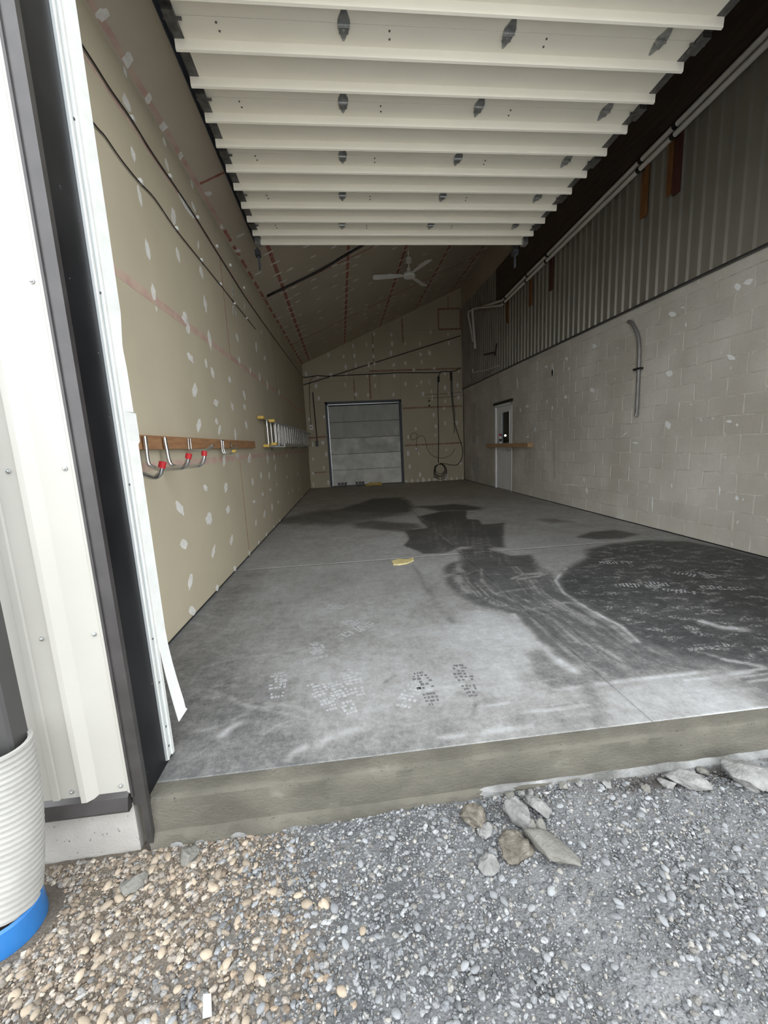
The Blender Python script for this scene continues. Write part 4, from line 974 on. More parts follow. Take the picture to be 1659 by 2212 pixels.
# ------------------------------------------------------------------ OVERHEAD DOOR (open, lying under the ceiling)
PZ = 3.70                                    # underside of panels
door1 = empty('door_1', (0.82, 3.6, PZ), 'white sectional overhead door rolled open under the ceiling', 'door', kind='structure')
PX0, PX1 = -0.765, 2.40
joints = [1.71, 2.245, 2.785, 3.325, 3.868, 4.408, 4.945, 5.31]
XC = (0.177, 1.176, 2.17)
hinge_me = None
def hinge_bm():
    b = MB()
    def plate(pts, z0, z1): b.prism([(x, y, z0) for x, y in pts], (0, 0, z1 - z0))
    plate([(-0.006, -0.10), (0.006, -0.10), (0.036, -0.022), (0.036, 0.0), (-0.036, 0.0), (-0.036, -0.022)], -0.006, 0)
    plate([(-0.034, 0.006), (0.034, 0.006), (0.034, 0.02), (0.006, 0.098), (-0.006, 0.098), (-0.034, 0.02)], -0.008, 0)
    b.box((-0.028, 0.012, -0.014), (0.028, 0.05, -0.008))
    b.tube([(-0.034, 0.0, -0.012), (0.034, 0.0, -0.012)], 0.009, 8)
    for y in (-0.085, 0.083): b.lathe((0, y, -0.006), [(0.006, 0), (0.006, 0.004), (0.003, 0.006)], 8, (0, 0, -1))
    b.lathe((0, 0.03, -0.014), [(0.007, 0), (0.007, 0.005)], 8, (0, 0, -1))
    return b
hp = None
for i in range(len(joints) - 1):
    a, b = joints[i], joints[i + 1]
    sec = MB().box((PX0, a + 0.0015, PZ), (PX1, b - 0.0015, PZ + 0.045)).build('door_section', 'white_door', door1)
    # end stiles
    MB().box((PX0 - 0.055, a + 0.004, PZ - 0.002), (PX0 + 0.004, b - 0.004, PZ + 0.044)).build('end_stile', 'dark_galv', sec)
    MB().box((PX1 - 0.004, a + 0.004, PZ - 0.002), (PX1 + 0.055, b - 0.004, PZ + 0.044)).build('end_stile', 'dark_galv', sec)
    st = [a + 0.135, b - 0.155] if i < len(joints) - 2 else [a + 0.125, b - 0.03]
    for y in st:   # hat-shaped reinforcing strut
        s = MB(); pr = [(y, PZ), (y + 0.004, PZ - 0.052), (y + 0.018, PZ - 0.056), (y + 0.022, PZ - 0.006), (y + 0.034, PZ - 0.003), (y + 0.034, PZ)]
        s.prism([(-0.82, p, q) for p, q in pr], (3.27, 0, 0)); s.build('strut', 'white_door', sec)
    if i > 0:
        for x in XC:
            if hp is None:
                hp = hinge_bm().build('hinge', 'galv', sec, local=True); hp.location = (x - 0.82, a - 3.6, 0); hp.rotation_euler = (0, 0, 0)
            else: inst(hp, sec, (x - 0.82, a - 3.6, 0))
        for x in (-0.79, 2.43):
            rl = MB().box((x - 0.03, a - 0.06, PZ - 0.03), (x + 0.03, a + 0.06, PZ - 0.003)).tube([(x - 0.04 if x < 0 else x - 0.06, a, PZ - 0.018), (x + 0.06 if x < 0 else x + 0.04, a, PZ - 0.018)], 0.008, 8)
            rl.build('end_hinge', 'dark_galv', sec)
    for x in (-0.55, 0.45, 1.43):
        bt = MB()
        for k in (0, 1): bt.lathe((x + 0.006 * k, a + 0.03 + 0.05 * k, PZ), [(0.006, 0), (0.006, 0.004), (0.003, 0.006)], 8, (0, 0, -1))
        bt.build('bolt_pair', 'dark_galv', sec)
    if i == len(joints) - 2:
        for x in (-0.83, 2.40): MB().box((x, b - 0.075, PZ - 0.07), (x + 0.06, b + 0.01, PZ + 0.0)).build('bottom_bracket', 'galv', sec)
        MB().box((PX0, b - 0.002, PZ - 0.004), (PX1, b + 0.012, PZ + 0.04)).build('bottom_seal', 'track', sec)
# tracks
for sx, lab in ((-0.875, 'dark horizontal door track below the low edge of the ceiling'), (2.50, 'dark horizontal door track on the block wall side')):
    tk = empty('door_track', (sx, 3.7, 3.78), lab, 'door track')
    MB().box((sx - 0.004, 1.75, 3.76), (sx, 5.75, 3.835)).box((sx - 0.004, 1.75, 3.83), (sx + 0.05 * (1 if sx < 0 else -1), 5.75, 3.835)).build('rail', 'track', tk)
    MB().box((sx - 0.035, 5.66, 3.70), (sx + 0.03, 5.75, 3.76)).box((sx - 0.01, 5.70, 3.55), (sx + 0.01, 5.73, 3.72)).build('end_stop', 'track', tk)
    for y in (2.4, 4.2, 5.7):
        MB().box((sx - 0.02, y, 3.83), (sx - 0.015, y + 0.04, ce_z(sx - 0.018) - 0.002)).build('hanger', 'track', tk)

# ------------------------------------------------------------------ REAR SECTIONAL DOOR
door2 = empty('door_2', (0.81, BACK_Y, 0), 'dusty grey sectional overhead door in the end wall', 'door', kind='structure')
fr = MB()
fr.box((DX0, BACK_Y - 0.03, 0.0), (DX0 + 0.07, BACK_Y + 0.15, DZ1)).box((DX1 - 0.07, BACK_Y - 0.03, 0.0), (DX1, BACK_Y + 0.15, DZ1)).box((DX0, BACK_Y - 0.03, DZ1 - 0.07), (DX1, BACK_Y + 0.15, DZ1))
fr.build('door_frame', 'door_frame', door2)
MB().box((DX0 + 0.07, BACK_Y + 0.03, 0.03), (DX0 + 0.095, BACK_Y + 0.1, DZ1 - 0.07)).box((DX0 + 0.07, BACK_Y + 0.03, DZ1 - 0.095), (DX1 - 0.07, BACK_Y + 0.1, DZ1 - 0.07)).build('door_stop', 'galv', door2)
for i in range(5):
    z0 = 0.03 + i * 0.507
    MB().cbox((DX0 + 0.09, BACK_Y + 0.06, z0), (DX1 - 0.07, BACK_Y + 0.10, z0 + 0.498), 0.006).build('door_section', 'old_door' if i > 2 else ('dusty_door' if i < 2 else 'mid_door'), door2)
MB().box((DX0 + 0.08, BACK_Y + 0.055, 0.0), (DX1 - 0.07, BACK_Y + 0.1, 0.03)).build('bottom_seal', 'black_plastic', door2)
MB().box((DX0 - 0.1, BACK_Y + 0.14, -0.1), (DX1 + 0.1, BACK_Y + 0.3, DZ1 + 0.1)).build('backing', 'gap', door2)  # unseen sheet added behind the door to stop sky light leaking through
# ------------------------------------------------------------------ MAN DOOR
door3 = empty('door_3', (RIGHT_X, 9.95, 0), 'pale grey personnel door with dark window in the block wall', 'door', kind='structure')
f3 = MB(); X0 = RIGHT_X - 0.006
f3.box((X0, MDY0, 0), (RIGHT_X + 0.12, MDY0 + 0.05, MDZ - 0.06)).box((X0, MDY1 - 0.05, 0), (RIGHT_X + 0.12, MDY1, MDZ - 0.06)).box((X0, MDY0, MDZ - 0.11), (RIGHT_X + 0.12, MDY1, MDZ - 0.055))
f3.build('door_frame', 'man_door', door3)
MB().box((RIGHT_X - 0.03, MDY0 - 0.06, MDZ - 0.055), (RIGHT_X + 0.1, MDY1 + 0.04, MDZ + 0.01)).build('lintel', 'black_plastic', door3)
dl = MB(); dx0, dx1 = RIGHT_X + 0.03, RIGHT_X + 0.075; ya, yb = MDY0 + 0.055, MDY1 - 0.055; wy0, wy1, wz0, wz1 = 9.64, 10.13, 1.17, 1.93
dl.box((dx0, ya, 0.012), (dx1, yb, wz0)).box((dx0, ya, wz1), (dx1, yb, MDZ - 0.115)).box((dx0, ya, wz0), (dx1, wy0, wz1)).box((dx0, wy1, wz0), (dx1, yb, wz1))
leaf = dl.build('door_leaf', 'man_door', door3)
wfm = MB()
for (p, q, r_, s_) in ((wy0 - .03, wy0, wz0 - .03, wz1 + .03), (wy1, wy1 + .03, wz0 - .03, wz1 + .03), (wy0, wy1, wz0 - .03, wz0), (wy0, wy1, wz1, wz1 + .03)): wfm.box((dx0 - 0.012, p, r_), (dx0 + 0.01, q, s_))
wfm.build('window_frame', 'man_door', leaf)
def glassmat():
    m = bpy.data.materials.new('window_glass'); m.use_nodes = True; nt = m.node_tree; nd = nt.nodes; lk = nt.links
    for n in list(nd): nd.remove(n)
    out = nd.new('ShaderNodeOutputMaterial'); t = nd.new('ShaderNodeBsdfTransparent'); t.inputs[0].default_value = (0.75, 0.8, 0.8, 1)
    gl = nd.new('ShaderNodeBsdfGlossy'); gl.inputs['Roughness'].default_value = 0.03; fr_ = nd.new('ShaderNodeValue'); fr_.outputs[0].default_value = 0.10
    mx = nd.new('ShaderNodeMixShader'); lk.new(fr_.outputs[0], mx.inputs[0]); lk.new(t.outputs[0], mx.inputs[1]); lk.new(gl.outputs[0], mx.inputs[2]); lk.new(mx.outputs[0], out.inputs[0]); return m
MT['pane'] = glassmat()
MB().box((dx0 + 0.02, wy0, wz0), (dx0 + 0.026, wy1, wz1)).build('pane', 'pane', leaf)
hb = MB().lathe((dx0, 9.53, 1.0), [(0.028, 0), (0.028, 0.012), (0.012, 0.014), (0.012, 0.05)], 14, (-1, 0, 0)).tube([(dx0 - 0.048, 9.53, 1.0), (dx0 - 0.052, 9.58, 1.0), (dx0 - 0.05, 9.65, 0.995)], 0.010, 8)
hb.build('lever_handle', 'galv', leaf, smooth='auto')
MB().lathe((dx0, 9.53, 1.1), [(0.022, 0), (0.020, 0.014), (0.012, 0.016)], 14, (-1, 0, 0)).build('lock_cylinder', 'galv', leaf)
# dark room behind the door window with a lit bulb
rm = MB(); rx0, rx1 = RIGHT_X + 0.33, RIGHT_X + 2.3
rm.box((rx1, 9.0, 0), (rx1 + .1, 12.0, 2.6)).box((rx0 - 0.2, 8.9, 0), (rx1, 9.0, 2.6)).box((rx0 - 0.2, 12.0, 0), (rx1, 12.1, 2.6)).box((rx0 - 0.2, 8.9, 2.6), (rx1 + .1, 12.1, 2.7)).box((rx0 - 0.2, 8.9, -0.1), (rx1 + .1, 12.1, 0))
room = rm.build('wall_side', 'gap'); tag(room, 'dark side room seen through the personnel door window', 'room', kind='structure')
bl = empty('wall_lamp', (RIGHT_X + 1.3, 10.35, 1.36), 'small glowing bulb seen through the personnel door window', 'lamp')
d0 = ray((1091.5, 941)); q = d0 * ((RIGHT_X + 0.3) / d0[0]) + np.array([0, 0, CAM_Z])
bl.location = q; WM[bl.name] = Matrix.Translation(Vector([float(v) for v in q]))
MB().lathe(q - np.array([0, 0, 0.02]), [(0.005, 0.0), (0.019, 0.01), (0.023, 0.024), (0.017, 0.038), (0.005, 0.045)], 12).build('bulb', 'bulb', bl, smooth=True)
MB().tube([q + np.array([0, 0, 0.02]), q + np.array([0, 0, 0.06]), (q[0], q[1], 2.6)], 0.006, 6).build('stem', 'black_plastic', bl)
# timber across the door, spray can on it
tb = MB().cbox((RIGHT_X - 0.13, 8.32, 1.075), (RIGHT_X - 0.012, 10.82, 1.165), 0.004).build('timber_shelf', 'wood_light'); tag(tb, 'pale timber beam fixed across the personnel door', 'timber')
sx = RIGHT_X - 0.075; sy = on_x((1081, 950), sx)[1]
can = empty('spray_can', (sx, sy, 1.165), 'white spray can with red cap standing on the timber beam', 'can')
MB().lathe((sx, sy, 1.165), [(0.030, 0), (0.033, 0.004), (0.033, 0.17), (0.026, 0.185)], 16).build('can_body', 'white_plastic', can, smooth='auto')
MB().lathe((sx, sy, 1.348), [(0.028, 0), (0.028, 0.05), (0.024, 0.056)], 16).build('cap', 'red_cap', can, smooth='auto')
MB().lathe((sx, sy, 1.22), [(0.0335, 0), (0.0335, 0.06)], 16, caps=False).build('label_band', 'black_plastic', can)

# ------------------------------------------------------------------ RIGHT WALL FITTINGS
pipe_x = 3.95
for k, (dz, dxx) in enumerate(((0.05, 0.0), (-0.055, 0.02))):
    A = np.array([pipe_x - dxx, 1.9, 4.69 + dz]); Bp = np.array([pipe_x - dxx, 9.7, 4.395 + dz])
    if k == 0: pts = [A, Bp + np.array([0, -0.2, .008]), Bp, (3.96, 12.2, 4.99), (3.96, 12.25, 4.9), (3.96, 11.85, 4.06)]
    else: pts = [A, Bp + np.array([0, -0.2, .008]), Bp, (3.93, 11.75, 4.92), (3.93, 11.8, 4.84), (3.93, 11.6, 3.93)]
    pp = empty('vent_pipe', A, ('upper white plastic pipe run along the ribbed metal wall' if k == 0 else 'lower white plastic pipe run with capped end on ribbed metal wall'), 'pipe')
    MB().tube(pts, 0.03, 12).build('pipe_run', 'pvc', pp, smooth='auto')
    for y in (4.75, 5.28, 7.6, 8.4, 9.5):
        z = A[2] + (Bp[2] - A[2]) * (y - 1.9) / 7.8
        MB().lathe((A[0], y, z), [(0.0335, 0), (0.0335, 0.05)], 14, (0, 1, 0)).box((A[0], y + .01, z - .012), (RIGHT_X - 0.0765, y + .04, z + .012)).build('clamp', 'black_plastic', pp)
    e = np.array(pts[-1], float)
    if k == 1: MB().tube([e, e + np.array([0, -0.02, -0.12])], 0.04, 12).build('end_cap', 'pvc', pp, smooth='auto')
for i, (y, m, z0, col) in enumerate(((4.78, 'wood_red', 3.95, 'red brown'), (5.29, 'wood_orange', 3.96, 'orange'), (7.59, 'wood_red', 3.91, 'dark red'), (8.40, 'wood_orange', 3.91, 'orange'), (9.55, 'wood_orange', 3.91, 'short orange'))):
    names = ['red brown timber strap behind pipes, closest to the bay opening', 'orange timber strap behind pipes, next to the red brown strap', 'dark red timber strap behind the pipes, midway along the wall', 'orange timber strap behind pipes, next to the dark red strap', 'orange timber strap behind the pipe bend']
    zt = 4.69 - (y - 1.9) * 0.0378 + 0.045
    o = MB().cbox((RIGHT_X - 0.075, y - 0.05, z0), (RIGHT_X - 0.046, y + 0.05, zt), 0.003).build('timber_strap', m); tag(o, names[i], 'timber', 'timber straps carrying the pipes')
o = MB().cbox((RIGHT_X - 0.075, 4.85, 3.99), (RIGHT_X - 0.046, 4.92, 4.62), 0.003).build('timber_strap', 'wood_orange'); tag(o, 'slim orange timber strap tight beside the red brown strap', 'timber', 'timber straps carrying the pipes')
# vertical conduit on the block
cd = empty('conduit', (RIGHT_X - 0.03, 5.27, 1.5), 'grey vertical conduit bent at its top on the block wall', 'conduit')
MB().tube(curve([(RIGHT_X - 0.028, 5.52, 2.78), (RIGHT_X - 0.03, 5.45, 2.74), (RIGHT_X - 0.035, 5.34, 2.6), (RIGHT_X - 0.035, 5.28, 2.42), (RIGHT_X - 0.035, 5.265, 2.1), (RIGHT_X - 0.035, 5.26, 1.53)], 5), 0.024, 10).build('pipe_run', 'conduit', cd, smooth='auto')
MB().box((RIGHT_X - 0.062, 5.22, 2.10), (RIGHT_X - 0.003, 5.345, 2.125)).build('strap', 'black_plastic', cd)
MB().tube([(RIGHT_X - 0.035, 5.26, 1.53), (RIGHT_X - 0.035, 5.262, 1.49)], 0.03, 10).build('end_fitting', 'galv', cd)
# black bracket, thin white tube and wires near the far corner
bk = empty('wall_bracket', (RIGHT_X - 0.05, 10.9, 3.55), 'black steel bracket on the ribbed metal wall', 'bracket')
MB().tube([on_x((1046, 766), 3.98), on_x((1070, 761), 3.98)], 0.02, 8).build('arm', 'black_plastic', bk)
MB().tube([on_x((1073, 742), 3.99), on_x((1069, 768), 3.99)], 0.02, 8).build('post', 'black_plastic', bk)
o = MB().tube([on_x((1021, 797), 3.97), on_x((1021, 805), 3.97), on_x((1052, 799), 3.98), on_x((1077, 790), 3.99)], 0.013, 8).build('water_line', 'pvc', smooth='auto'); tag(o, 'thin white plastic line with upturned end near the far corner', 'pipe')
o = MB().tube([on_x((1070, 797), 4.0), on_x((1040, 815), 4.0), on_x((998, 838), 4.02)], 0.006, 6).build('wire', 'conduit'); tag(o, 'thin grey wire sloping down toward the far corner', 'wire')

# ------------------------------------------------------------------ LEFT WALL FITTINGS
rail = MB().box((0.0, 0.75, 1.315), (0.038, 4.27, 1.402), ML).build('hook_rail', 'wood'); tag(rail, 'brown timber rail screwed along the drywall carrying storage hooks', 'timber rail')
def hook_thing(name, label, y, px, r, cap=None, capm='red_cap', twin=None, n=10):
    pts = [on_y(p, y) for p in px]
    pts[0][0] = max(pts[0][0], lw_x(y) + 0.04 + r)
    for p in pts: p[0] = max(p[0], lw_x(y) + 0.04 + r * (1 if p[2] > 1.31 else 0.2))
    h = empty(name, pts[0], label, 'hook', 'storage hooks on the timber rail')
    cv = curve(pts, 5)
    MB().tube(cv, r, n).build('hook_rod', 'chrome', h, smooth='auto')
    if twin: MB().tube([p + np.array([0, twin, 0]) for p in cv], r, n).build('hook_rod', 'chrome', h, smooth='auto')
    if twin: MB().tube([cv[-1], cv[-1] + np.array([0, twin, 0])] if not cap else [cv[0], cv[0] + np.array([0, twin, 0])], r, n).build('cross_rod', 'chrome', h, smooth='auto')
    if cap:
        for t in ([0, twin] if twin else [0]):
            e = cv[-1] + np.array([0, t, 0]); dv = cv[-1] - cv[-2]; dv = dv / np.linalg.norm(dv)
            MB().tube([e - dv * 0.5 * cap, e + dv * cap], r * 1.35, 12).build('cap', capm, h, smooth='auto')
    return h
ya = on_lw((312, 945), 0.056)[1]; yb = on_lw((355, 947), 0.056)[1]; yc = on_lw((406, 950), 0.047)[1]; yd = on_lw((478, 952), 0.05)[1]
hook_thing('utility_hook', 'bent steel tube hook with red cap, half hidden by weather strip', ya - 0.36, [(250, 940), (258, 985), (270, 1018), (300, 1022), (330, 1031), (345, 1024), (350, 1006)], 0.0135, 0.022)
hook_thing('utility_hook', 'bent steel tube hook with red cap, between two other tube hooks', ya, [(312, 942), (315, 965), (320, 1000), (330, 1009), (345, 1013), (380, 1012), (396, 1009), (404, 1000), (407, 987)], 0.0135, 0.022)
hook_thing('utility_hook', 'bent steel tube hook with red cap, nearest the wire hook', yb, [(355, 945), (358, 962), (366, 998), (376, 1007), (395, 1009), (425, 1006), (435, 1002), (440, 992), (441, 981)], 0.0135, 0.022)
hook_thing('utility_hook', 'flat double wire hook holding nothing on the timber rail', yc, [(406, 947), (405.5, 958), (405.5, 970), (409, 972), (430, 972), (445, 971), (452, 966), (458, 962)], 0.006, None, twin=0.05)
hook_thing('utility_hook', 'double wire hook with yellow tips on the timber rail', yd, [(477, 951), (479, 962), (480, 973), (484, 980), (491, 981), (498, 979), (503, 975)], 0.008, 0.016, 'yellow', twin=0.06)
o = MB().tube(curve([on_lw((500, 955), 0.05), on_lw((500, 964), 0.06), on_lw((505, 968), 0.07), on_lw((510, 966), 0.08), on_lw((512, 961), 0.08)], 4), 0.006, 8).build('utility_hook', 'galv', smooth=True); tag(o, 'small plain wire hook at the far end of the rail', 'hook', 'storage hooks on the timber rail')
# ladder hung on the wall
lad = empty('extension_ladder', (-1.1, 6.3, 1.34), 'aluminium extension ladder hung sideways on the drywall', 'ladder')
Lt = lambda y, x, z: ML @ Vector((x, y - 1.4, z))
def lbar(y0, y1, xo, z, w=0.028, h=0.075):
    return MB().box((xo, y0 - 1.4, z - w / 2), (xo + h, y1 - 1.4, z + w / 2), ML)
lbar(6.15, 12.35, 0.02, 1.74).build('rail', 'ladder', lad); lbar(6.35, 12.35, 0.02, 1.345).build('rail', 'ladder', lad)
lbar(6.55, 12.75, 0.10, 1.715, 0.026, 0.06).build('fly_rail', 'ladder', lad); lbar(6.55, 12.75, 0.10, 1.37, 0.026, 0.06).build('fly_rail', 'ladder', lad)
for i in range(19):
    y = 6.5 + i * 0.31
    MB().tube([Lt(y, 0.057, 1.345), Lt(y, 0.057, 1.74)], 0.0135, 8).build('rung', 'ladder', lad, smooth='auto')
    y += 0.0
    if i > 0: MB().tube([Lt(y, 0.13, 1.37), Lt(y, 0.13, 1.715)], 0.0115, 8).build('fly_rung', 'ladder', lad, smooth='auto')
for y, z, x in ((6.08, 1.745, 0.015), (6.48, 1.72, 0.095), (6.3, 1.345, 0.015), (6.5, 1.37, 0.095)):
    MB().box((x, y - 1.4, z - 0.02), (x + 0.085, y - 1.4 + 0.11, z + 0.02), ML).build('end_cap', 'yellow', lad)
for y in (6.72, 7.3):
    MB().box((0.015, y - 1.4, 1.32), (0.18, y - 1.37, 1.335), ML).box((0.17, y - 1.4, 1.32), (0.185, y - 1.37, 1.40), ML).build('guide_bracket', 'galv', lad)
for y in (7.0, 9.6, 12.0):
    o = MB().box((0.0, y - 1.4, 1.27), (0.01, y - 1.36, 1.34), ML).box((0.0, y - 1.4, 1.318), (0.11, y - 1.36, 1.3275), ML).build('ladder_bracket', 'dark_galv'); tag(o, 'dark steel bracket carrying the aluminium ladder', 'bracket', 'brackets carrying the ladder')
# two cables along the wall
pts = [(165, 78), (205, 140), (240, 195), (282, 255), (330, 332), (380, 405), (428, 478), (485, 570), (560, 685), (651, 811)]
o = MB().tube(curve([np.array((lw_x(1.75) + .012, 1.75, 3.47))] + [on_lw(p, 0.012) for p in pts], 4), 0.006, 6).build('wall_cable', 'cable', smooth=True); tag(o, 'upper black cable stapled along the drywall near the ceiling', 'cable')
pts = [(188, 248), (225, 292), (262, 345), (300, 392), (335, 430), (379, 494), (433, 562), (475, 614), (505, 652), (552, 711)]
o = MB().tube(curve([np.array((lw_x(1.75) + .010, 1.75, 3.10))] + [on_lw(p, 0.010) for p in pts], 4), 0.0048, 6).build('wall_cable', 'cable', smooth=True); tag(o, 'lower black cable sagging between clips along the drywall', 'cable')
cl = None
for p in ((300, 392), (379, 494), (433, 562), (475, 614), (505, 655), (531, 687), (282, 256), (365, 381), (425, 470), (467, 532), (496, 573), (526, 622)):
    a = on_lw(p, 0.0); b_ = MB().box((a[0], a[1] - 0.012, a[2] - 0.014), (a[0] + 0.022, a[1] + 0.012, a[2] + 0.014)); b_.build('cable_clip', 'white_plastic', wall_left)

# ------------------------------------------------------------------ BACK WALL FITTINGS
def bwp(px, off=0.02): return on_y(px, BACK_Y - off)
cF = cropt(860, 780, 8.193); cG = cropt(640, 780, 7.628)
o = MB().tube(curve([bwp(cG(*p)) for p in ((75, 235), (110, 262), (200, 262), (350, 240), (500, 250), (700, 240))] + [bwp(p) for p in ((760, 810), (830, 807), (866, 805), (940, 805))] + [bwp(cF(*p)) for p in ((780, 185), (940, 185), (1030, 165), (1100, 115))], 4), 0.014, 6).build('power_cable', 'cable', smooth=True); tag(o, 'thick black cable sagging across the end wall above the door', 'cable')
o = MB().tube(curve([bwp(cG(*p)) for p in ((300, 250), (240, 310), (220, 400), (218, 560), (222, 690), (228, 850), (243, 1060))], 4), 0.008, 6).build('power_cable', 'brown_cable', smooth=True); tag(o, 'thin brown cable dropping to the white outlet', 'cable')
a = bwp(cG(245, 1092), 0.0)
ou = empty('wall_outlet', a, 'white electrical outlet plate under the thin brown cable', 'outlet')
MB().cbox((a[0] - 0.055, a[1] - 0.028, a[2] - 0.075), (a[0] + 0.055, a[1] - 0.003, a[2] + 0.075), 0.005).build('plate', 'white_plastic', ou)
MB().box((a[0] - 0.018, a[1] - 0.032, a[2] - 0.018), (a[0] + 0.018, a[1] - 0.026, a[2] + 0.018)).build('socket', 'black_plastic', ou)
a = bwp(cG(437, 1348), 0.0)
o = MB().cbox((a[0] - 0.05, a[1] - 0.035, a[2] - 0.055), (a[0] + 0.05, a[1] - 0.003, a[2] + 0.055), 0.015).build('push_button', 'white_plastic'); tag(o, 'round white push button beside the rear door frame', 'button')
st, sb_ = bwp(cG(272, 515), 0.0), bwp(cG(345, 1320), 0.0)
o = MB().tube([st - np.array([0, .03, 0]), sb_ - np.array([0, .03, 0])], 0.018, 8).build('steel_conduit', 'brown_cable', smooth='auto'); tag(o, 'dark vertical conduit running down to the switch box', 'conduit')
a = bwp(cG(343, 1362), 0.0)
sb2 = empty('switch_box', a, 'black switch box at the foot of the dark conduit', 'switch')
MB().cbox((a[0] - 0.04, a[1] - 0.06, a[2] - 0.085), (a[0] + 0.04, a[1] - 0.003, a[2] + 0.085), 0.006).build('body', 'black_plastic', sb2)
for dz in (0.04, -0.04): MB().lathe((a[0], a[1] - 0.06, a[2] + dz), [(0.016, 0), (0.014, 0.008)], 12, (0, -1, 0)).build('button', 'dark_galv', sb2)
# hanging cords with connectors
def cord(name, label, pts, r=0.012, m='cable', off=0.03):
    o = MB().tube(curve([bwp(cF(*p), off) for p in pts], 5), r, 6).build(name, m, smooth=True); return tag(o, label, 'cord')
hc = empty('hanging_cord', bwp(cF(710, 350)), 'black power cord hanging straight down to a coil', 'cord')
MB().tube(curve([bwp(cF(*p), 0.03) for p in ((760, 190), (725, 240), (715, 300), (705, 420), (702, 700), (712, 1000), (718, 1300), (716, 1600), (712, 1800))], 4), 0.013, 6).build('cord_run', 'cable', hc, smooth=True)
MB().tube([bwp(cF(715, 270), 0.03), bwp(cF(712, 370), 0.03)], 0.035, 10).build('connector', 'cable', hc)
hc2 = empty('hanging_cord', bwp(cF(940, 350)), 'black power cord hanging in a wide loop by the corner', 'cord')
MB().tube(curve([bwp(cF(*p), 0.03) for p in ((940, 200), (938, 400), (945, 600), (970, 850), (995, 1080), (1060, 1300), (1110, 1450), (1138, 1560), (1135, 1680), (1100, 1780), (1040, 1835), (950, 1840), (850, 1820), (740, 1808))], 4), 0.012, 6).build('cord_run', 'cable', hc2, smooth=True)
MB().tube([bwp(cF(935, 200), 0.03), bwp(cF(942, 350), 0.03)], 0.036, 10).build('connector', 'cable', hc2)
cord('hanging_cord', 'short black cord end hanging beside the wide loop', ((955, 360), (965, 600), (985, 800), (1005, 950), (990, 1120), (998, 1230), (985, 1270)), 0.010, off=0.06)
cord('air_hose', 'thin brown air line looping across the end wall', ((325, 1530), (325, 1430), (340, 1345), (330, 1290), (275, 1272), (222, 1310), (225, 1370), (270, 1395), (330, 1355), (400, 1320), (460, 1345), (490, 1430), (520, 1560), (590, 1660), (700, 1710), (820, 1712), (930, 1660), (1010, 1550)), 0.007, 'brown_cable', 0.012)
a = bwp(cF(325, 1550), 0.045)
o = MB().lathe(a, [(0.01, -0.05), (0.035, -0.03), (0.04, 0.01), (0.02, 0.05)], 12).build('hose_nozzle', 'white_plastic', smooth='auto'); tag(o, 'small white nozzle at the end of the brown air line', 'nozzle')
ck = empty('cord_coil', bwp(cF(745, 1930)), 'coiled black power cord hanging on the end wall', 'cord')
for i, (w, h, dx, dy) in enumerate(((85, 90, 0, 0), (100, 118, 5, 25), (105, 135, 10, 45), (95, 105, -10, 20))):
    c_ = (745 + dx, 1910 + dy)
    MB().tube([bwp(cF(c_[0] + w * math.cos(t), c_[1] + h * math.sin(t)), 0.05 + 0.012 * i) for t in np.linspace(0, 2 * math.pi, 25)[:-1]], 0.010, 6, closed=True).build('cord_loop', 'cable', ck, smooth=True)
MB().tube(curve([bwp(cF(*p), 0.05) for p in ((655, 1850), (635, 1960), (640, 2030), (660, 2065), (685, 2060))], 4), 0.012, 6).build('cord_end', 'cable', ck, smooth=True)
for i, (p, q) in enumerate((((480, 595), (880, 575)), ((500, 660), (900, 635)))):
    o = MB().tube([bwp(cF(*p), 0.010), bwp(cF(*q), 0.010), bwp(cF(1130, 548 + 60 * i), 0.010)], 0.006, 6).build('low_wire', 'brown_cable'); tag(o, ('upper' if i == 0 else 'lower') + ' thin dark wire strung across the end wall by the corner', 'wire')
for i, p in enumerate(((548, 705), (550, 790))):
    a = bwp(cF(*p), 0.0); o = MB().cbox((a[0] - 0.03, a[1] - 0.03, a[2] - 0.025), (a[0] + 0.03, a[1] - 0.003, a[2] + 0.025), 0.01).build('cable_clamp', 'cable'); tag(o, ('upper' if i == 0 else 'lower') + ' small black clamp under the thin wires', 'clamp')
# black blocks and yellow hose at the foot of the rear door
for i, x in enumerate((-0.115, -0.01, 0.095, 0.455, 0.56, 0.655)):
    b_ = empty('rubber_block', (x, BACK_Y - 0.09, 0), ('black ribbed block in the trio away from the yellow hose' if i < 3 else 'black ribbed block in the trio beside the yellow hose'), 'block', 'black blocks at the rear door')
    MB().cbox((x - 0.036, BACK_Y - 0.13, 0.001), (x + 0.036, BACK_Y - 0.06, 0.14), 0.006).build('body', 'black_plastic', b_)
    for z in (0.04, 0.08): MB().box((x - 0.038, BACK_Y - 0.133, z), (x + 0.038, BACK_Y - 0.128, z + 0.012)).build('rib', 'dark_galv', b_)
yh = empty('yellow_hose', (1.0, BACK_Y - 0.18, 0), 'flat coil of yellow hose lying at the rear door', 'hose')
for i in range(4):
    w, d, z = 0.26 - 0.03 * i, 0.09 - 0.012 * i, 0.016 + 0.019 * i
    MB().tube([(0.99 + 0.02 * i + w * math.cos(t), BACK_Y - 0.15 + d * math.sin(t), z + 0.008 * math.sin(3 * t)) for t in np.linspace(0, 2 * math.pi, 29)[:-1]], 0.014, 7, closed=True).build('hose_loop', 'yellow' if i != 2 else 'yellow_pale', yh, smooth=True)

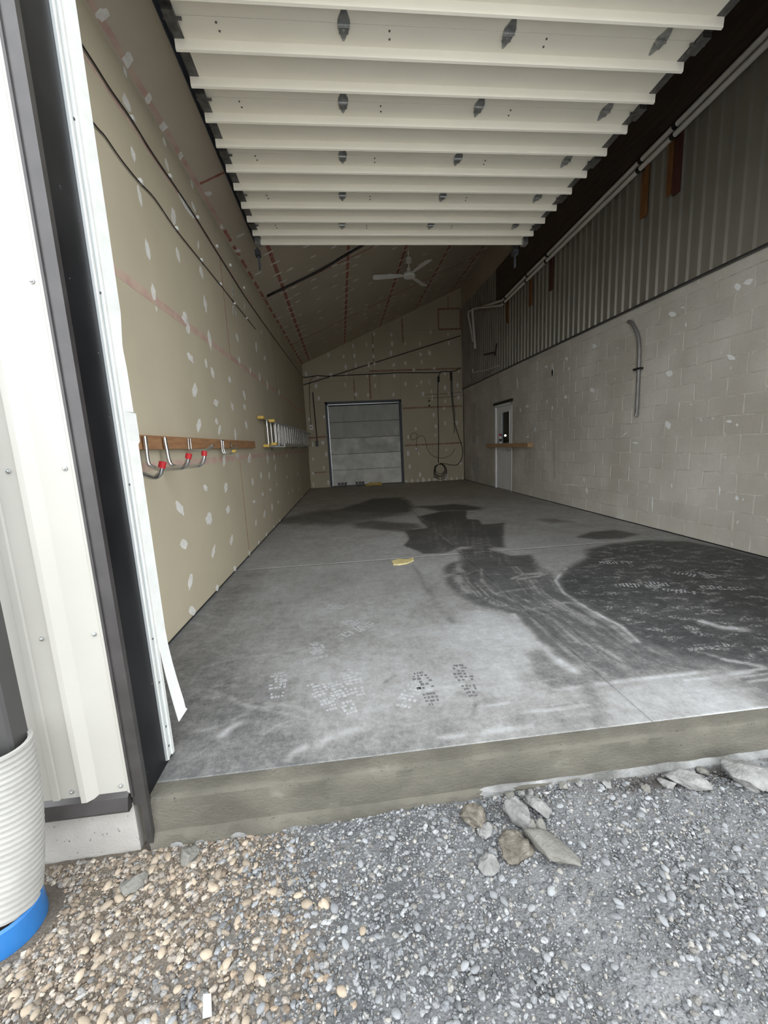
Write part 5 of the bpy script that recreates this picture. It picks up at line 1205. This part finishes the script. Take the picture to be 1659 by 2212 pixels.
# ------------------------------------------------------------------ CEILING FAN
fx, fy = 1.53, 8.35; fz = on_y((882, 596), fy)[2]
fan = empty('ceiling_fan', (fx, fy, fz), 'white three blade ceiling fan on a downrod', 'fan')
MB().tube([(fx, fy, ce_z(fx) - 0.002), (fx, fy, fz + 0.1)], 0.014, 8).build('downrod', 'fan', fan)
MB().lathe((fx, fy, fz + 0.22), [(0.02, 0), (0.055, 0.015), (0.055, 0.10), (0.02, 0.12)], 16).build('rod_cover', 'fan', fan, smooth='auto')
MB().lathe((fx, fy, fz - 0.04), [(0.05, 0), (0.11, 0.015), (0.12, 0.05), (0.10, 0.09), (0.04, 0.12), (0.035, 0.18)], 20).build('motor', 'fan', fan, smooth='auto')
for k in range(3):
    an = math.radians(52 + 120 * k); Mx = Matrix.Translation((fx, fy, fz + 0.01)) @ Matrix.Rotation(an, 4, 'Z') @ Matrix.Rotation(math.radians(12), 4, 'X')
    pts = [(0.13, -0.04), (0.30, -0.065), (0.66, -0.075), (0.70, -0.05), (0.70, 0.05), (0.66, 0.075), (0.30, 0.06), (0.13, 0.035)]
    b_ = MB().prism([Mx @ Vector((x, y, 0)) for x, y in pts], (0, 0, 0.006)); bl_ = b_.build('blade', 'fan', fan)
    MB().box((0.08, -0.02, -0.004), (0.22, 0.02, 0.0), Mx).build('blade_arm', 'fan', bl_)
# dark wire rope along the ceiling
o = MB().tube(curve([on_ce((577, 640), 0.02), on_ce((690, 585), 0.035), on_ce((780, 532), 0.02), on_ce((900, 470), 0.02)], 4), 0.018, 6).build('ceiling_cable', 'cable', smooth=True); tag(o, 'dark cable crossing the sloped ceiling beyond the overhead door', 'cable')

# ------------------------------------------------------------------ DOWNSPOUT AND DRAIN HOSE
dsx, dsy = -1.125, 1.285
o = MB().cbox((dsx - 0.05, dsy - 0.035, 0.22), (dsx + 0.045, dsy + 0.04, 6.0), 0.008).build('downspout', 'downspout'); tag(o, 'dark brown square downspout on the white siding', 'downspout')
MB().box((dsx - 0.052, dsy + 0.038, 2.0), (dsx + 0.047, 1.372, 2.04)).build('strap', 'downspout', o)
dh = empty('drain_hose', (dsx, dsy - 0.02, -0.2), 'white corrugated drain hose with blue collar over the downspout foot', 'hose')
pts, rs = [], []
N = 112
for i in range(N + 1):
    t = i / N; z = 0.40 - 0.515 * t
    ph = (i % 4)
    pts.append((dsx + 0.0 - 0.03 * t ** 2, dsy - 0.03 - 0.06 * t ** 2, z)); rs.append((0.079 + 0.010 * t) + (0.0062 if ph in (1, 2) else 0))
MB().tube(pts, rs, 28, caps=False).build('corrugated_tube', 'hose', dh, smooth='auto')
MB().lathe((dsx - 0.001, dsy - 0.031, 0.385), [(0.080, 0), (0.087, 0.008), (0.087, 0.016), (0.074, 0.016), (0.072, 0)], 28, caps=False).build('rim', 'hose', dh, smooth='auto')
e = pts[-1]
MB().lathe((e[0] - 0.002, e[1] - 0.006, -0.20), [(0.102, 0), (0.104, 0.01), (0.100, 0.085), (0.09, 0.09)], 32, caps=False).build('blue_collar', 'blue', dh, smooth='auto')
